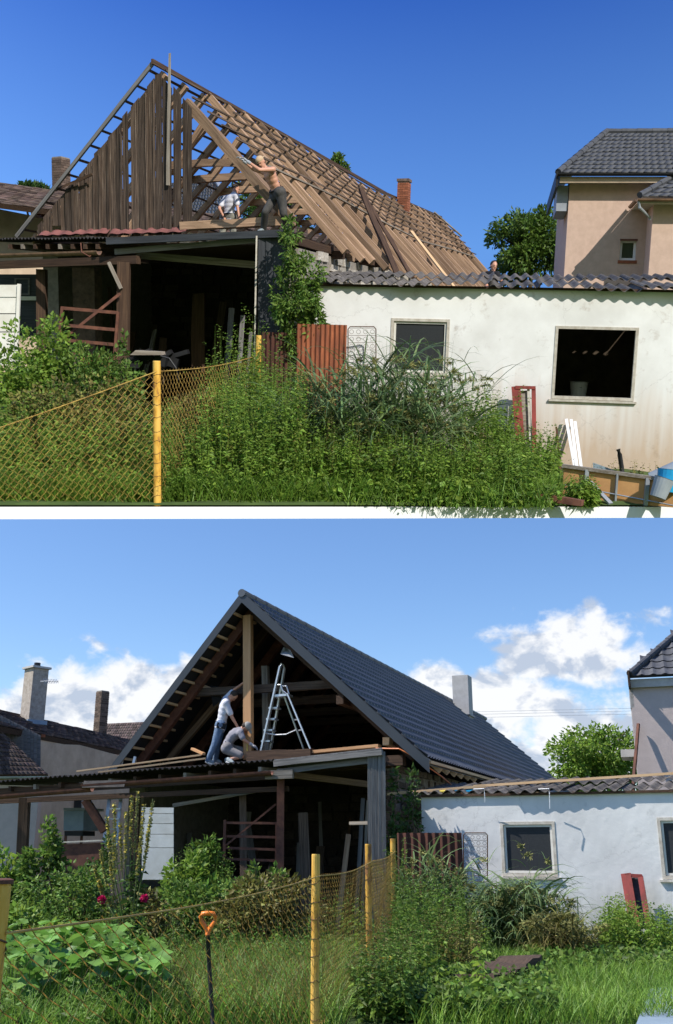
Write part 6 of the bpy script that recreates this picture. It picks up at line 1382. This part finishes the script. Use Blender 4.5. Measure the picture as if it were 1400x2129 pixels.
def plants_after(A, SA, fp):
    z = 0
    tree('light green walnut tree between the new roof and the mauve house', 1245, 1580, 50, 105, 82, 9500, .22, z, 'leaf_light', 90)
    tree('leafy tree behind the house far left of the lower view', 60, 1560, 56, 60, 40, 900, .25, z, 'leaf_mid', 12)
    bush('round vine bush with pale leaves at the left edge below the porch', 15, 1738, 18.6, 55, z, 1500, 'leaf_light', .13, 22)
    bush('upright leafy bush in front of the blue grey cabinet', 100, 1722, 17.6, 50, z, 2200, 'leaf_mid', .10, 28)
    bush('wide currant bush left of the mullein', 150, 1790, 16.4, 100, z, 3600, 'leaf_mid', .085, 44)
    bush('green climber behind the mullein beside the white door', 212, 1718, 18.6, 28, z, 800, 'leaf_dark', .10, 14)
    bush('leafy bush between the white door and the shaded gate', 395, 1765, 18.4, 60, z, 2200, 'leaf_light', .11, 30)
    bush('dark nettle bush standing in the shade of the porch gate', 430, 1735, 19.6, 45, z, 1500, 'leaf_mid', .10, 22)
    bush('leafy bush growing up against the steel porch post', 555, 1770, 18.8, 40, z, 1200, 'leaf_mid', .10, 18)
    bush('dense bramble with olive leaves behind the fence left of the middle post', 560, 1825, 16.6, 110, z, 5200, 'leaf_olive', .08, 70, dep=.6)
    bush('bramble thicket behind the orange shovel handle', 430, 1830, 17.0, 110, z, 4600, 'leaf_mid', .08, 60, dep=.6)
    bush('low yellowing shrub behind the rose', 290, 1840, 16.2, 70, z, 2200, 'leaf_olive', .075, 34)
    bush('bright leaved shrub at the left behind the orange post', 60, 1880, 13.5, 60, z, 1400, 'leaf_light', .09, 20)
    # mullein
    t = thing('mullein_plant', 'tall mullein with many yellow flower spikes in the garden', 'plant', V(*at(275, 2020, 14.6).xy, z)); fl, gr = LB(), LB(); st = MB(); b0 = at(272, 1900, 14.6); root = V(b0.x, 14.6, 0)
    for (x1, y1) in ((222, 1698), (237, 1672), (250, 1712), (262, 1690), (274, 1655), (287, 1646), (300, 1672), (318, 1664), (312, 1710), (236, 1740), (210, 1770), (196, 1800), (295, 1730), (230, 1790), (205, 1830)):
        tp = at(x1, y1, 14.6 + rng.uniform(-.3, .3)); mid = V((root.x + tp.x) / 2 + (tp.x - root.x) * .25, tp.y, tp.z * .55 + .2); pts = [root + V(0, 0, .3), mid, tp]; st.tube(pts, [.010, .008, .004], 5)
        k = 240; f = nr.random(k) ** .8; P = np.array([tuple(mid.lerp(tp, x_)) for x_ in f]); D = unit(k); gr.leaves(P + D * .012, D, .026, .7)
        k = 20 if x1 != 287 else 4; f = nr.random(k) ** .7; P = np.array([tuple(mid.lerp(tp, x_)) for x_ in f]); D = unit(k); D[:, 1] -= .6; fl.leaves(P, D, .042, 1.0)
    st.build('stalk', 'stem_green', t); gr.build('buds', 'seed_head', t, kind='stuff'); fl.build('flowers', 'flower_yellow', t, kind='stuff')
    lb = LB(); k = 160; f = nr.random(k); P = np.stack([root.x + nr.normal(size=k) * .07, np.full(k, 14.6), .25 + f * 1.1], 1); D = nr.normal(size=(k, 3)); D[:, 2] = -.1 + nr.random(k) * .5; lb.leaves(P, D, .26 * (1.2 - f), .5, droop=.3); lb.build('leaves', 'leaf_dark', t)
    # rose
    t = bush('rose bush with two pink blooms behind the fence', 262, 1862, 15.2, 40, z, 900, 'leaf_dark', .075, 16, name='rose_bush')
    for (x_, y_) in ((300, 1868), (212, 1871)):
        c = at(x_, y_, 14.5); q = LB(); D = unit(60); D[:, 1] -= .4; q.leaves(np.tile(np.array(c), (60, 1)) + D * .012, D, .055, 1.0, .3); q.build('bloom', 'flower_pink', t)
    # squash
    t = thing('squash_plant', 'squash plant with large lobed leaves behind the fence at the lower left', 'plant', V(*at(170, 2080, 11).xy, z)); lb = LB(); st = LB()
    for i in range(330):
        px = rng.uniform(15, 340); Y = rng.uniform(9.9, 12.6); p = at(px, 2000, Y); hgt = rng.uniform(.12, .72) * (1 if px < 260 else .75); c = np.array([p.x, Y, hgt]); r_ = rng.uniform(.07, .13); yaw = rng.uniform(0, 6.28); tilt = rng.uniform(.1, .7); n = 15
        ang = np.linspace(0, 2 * math.pi, n, endpoint=False); rad = r_ * (1 + .26 * np.cos(5 * ang)) * (1 - .3 * (np.abs(ang - math.pi) < .3)); pt = np.stack([np.cos(ang) * rad, np.sin(ang) * rad, np.sin(ang * 2.5) * .02 + .12 * rad], 1)
        Rm = np.array(Matrix.Rotation(yaw, 3, 'Z') @ Matrix.Rotation(tilt, 3, 'X')); v = np.concatenate([[c], c + pt @ Rm.T]); lb.add(v, np.array([[0, 1 + j, 1 + (j + 1) % n] for j in range(n)])); st.blades(np.array([[p.x + rng.uniform(-.1, .1), Y, 0.]]), np.array([[0, 0, 1.]]), np.array([hgt]), .018, 0, 3)
    lb.build('leaves', 'leaf_squash', t); st.build('leaf_stalks', 'stem_green', t, kind='stuff')
    bush('dark shrub growing in the corner between barn wall and pale blue shed', 838, 1606, 19.9, 40, z, 1900, 'leaf_dark', .10, 26, cat='shrub', name='corner_shrub')
    weeds('mixed green weeds between the garden bushes and the fence', [(patch(120, 30, 330, 12.8, 15.2, z), .3, .9), (patch(130, 320, 650, 13.5, 16.2, z), .25, .6), (patch(70, 360, 480, 18, 19.4, z), .9, 1.6), (patch(40, 640, 790, 17, 18.5, z), .5, 1.0), (patch(60, 280, 650, 9.8, 11.2, z), .12, .3), (patch(70, -40, 260, 8.9, 11.5, z), .15, .4)], 'leaf_mid', size=.085, per=30)
    weeds('weeds and nettles crowding the right side of the fence', [(patch(150, 815, 960, 14.6, 17.6, z), .6, 1.25), (patch(90, 760, 900, 11.5, 14, z), .35, .75), (patch(110, 735, 860, 10.0, 11.6, z), .3, .65), (patch(60, 850, 1000, 13.2, 15, z), .5, .95), (patch(16, 822, 838, 17.4, 18.4, z), 1.2, 1.75)], 'leaf_mid', name='nettles', size=.085, per=32)
    weeds('fresh nettles at the foot of the pale blue shed beside the red frame', [(patch(110, 1235, 1300, 15.6, 17.6, z), .4, .85), (patch(120, 1290, 1420, 15.2, 17.0, z), .35, .75), (patch(50, 1080, 1240, 15.6, 17.4, z), .3, .6)], 'leaf_light', name='nettles', size=.095, per=30)
    weeds('broad-leaved docks among the weeds right of the lower fence', [(patch(60, 740, 1000, 10.2, 15.5, z), .2, .6), (patch(50, 300, 650, 10, 15, z), .15, .4)], 'leaf_light', name='docks', size=.15, per=16)
    weeds('dry olive weeds in front of the reeds beside the rotten board', [(patch(80, 900, 985, 12.8, 14.6, z), .35, .8), (patch(60, 750, 900, 10.2, 14, z), .4, .8)], 'leaf_olive', size=.07, per=30)
    reed_clump('tall reeds with long blades in front of the dark rust sheet', 905, 17.4, 62, 1.75, z, 44, width=.036, ln=(.6, 1.0))
    reed_clump('wide drooping clump of reeds under the screened shed window', 1060, 16.6, 105, 1.15, z, 130, width=.038, ln=(.6, 1.05), droop=(1.6, 3.2), hmin=.55)
    reed_clump('low straw coloured reeds bending over the lawn near the rotten board', 1140, 15.4, 70, .75, z, 55, m='leaf_olive', width=.02, ln=(.4, .7), heads=1, droop=(1.8, 3.2))
    t = reed_clump('single tall grass stalk standing before the screened window', 1103, 17.6, 4, 2.0, z, 3, width=.02, ln=(.3, .5), heads=1, hmin=.75)
    grass('bright mown lawn at the lower right', patch(24000, 850, 1480, 9.8, 15.8, z), .10, .30, 'blade_lawn', .011)
    grass('long pale meadow grass behind the fence', patch(5000, 290, 720, 9.8, 15.5, z), .18, .48, 'leaf_olive', .010, name='meadow_grass'); grass('green meadow grass behind the fence', patch(13000, 200, 720, 9.6, 15.8, z) + patch(3500, -60, 220, 8.8, 13, z), .15, .45, 'blade_lawn', .012, name='meadow_grass')
    lb = LB(); P = np.array(patch(11000, 790, 1130, 10.0, 13.6, z) + patch(4000, 1080, 1420, 13.4, 16, z)); P[:, 2] += nr.random(len(P)) * .22; D = nr.normal(size=P.shape); D[:, 2] = np.abs(D[:, 2]) * .5; lb.leaves(P, D, .065 * (.5 + nr.random(len(P))), .8); lb.build('clover', 'leaf_mid', label='clover and ground ivy spreading between the fence and the lawn', kind='stuff')
    t = thing('yellow_flower', 'small yellow flowers in the weeds at the foot of the fence', 'flowers', V(*at(805, 2000, 11.4).xy, z)); q = LB()
    for (x_, y_) in ((798, 1993), (803, 2000), (808, 1996), (812, 2012), (826, 2018), (848, 2020)):
        D = unit(14); q.leaves(np.tile(np.array(at(x_, y_, 11.0)), (14, 1)), D, .05, .8)
    q.build('petals', 'flower_yellow', t, kind='stuff')
    p = at(806, 2010, 11.0); s_ = LB(); k = 7; s_.blades(np.stack([p.x + nr.normal(size=k) * .04, np.full(k, 11.05), np.zeros(k)], 1), np.tile(np.array([[0, 0, 1.]]), (k, 1)), np.full(k, .42), .01, .1, 3); s_.build('stems', 'stem_green', t)

plants_before()
settle()
plants_after(*after_yard())
TOPS.clear()
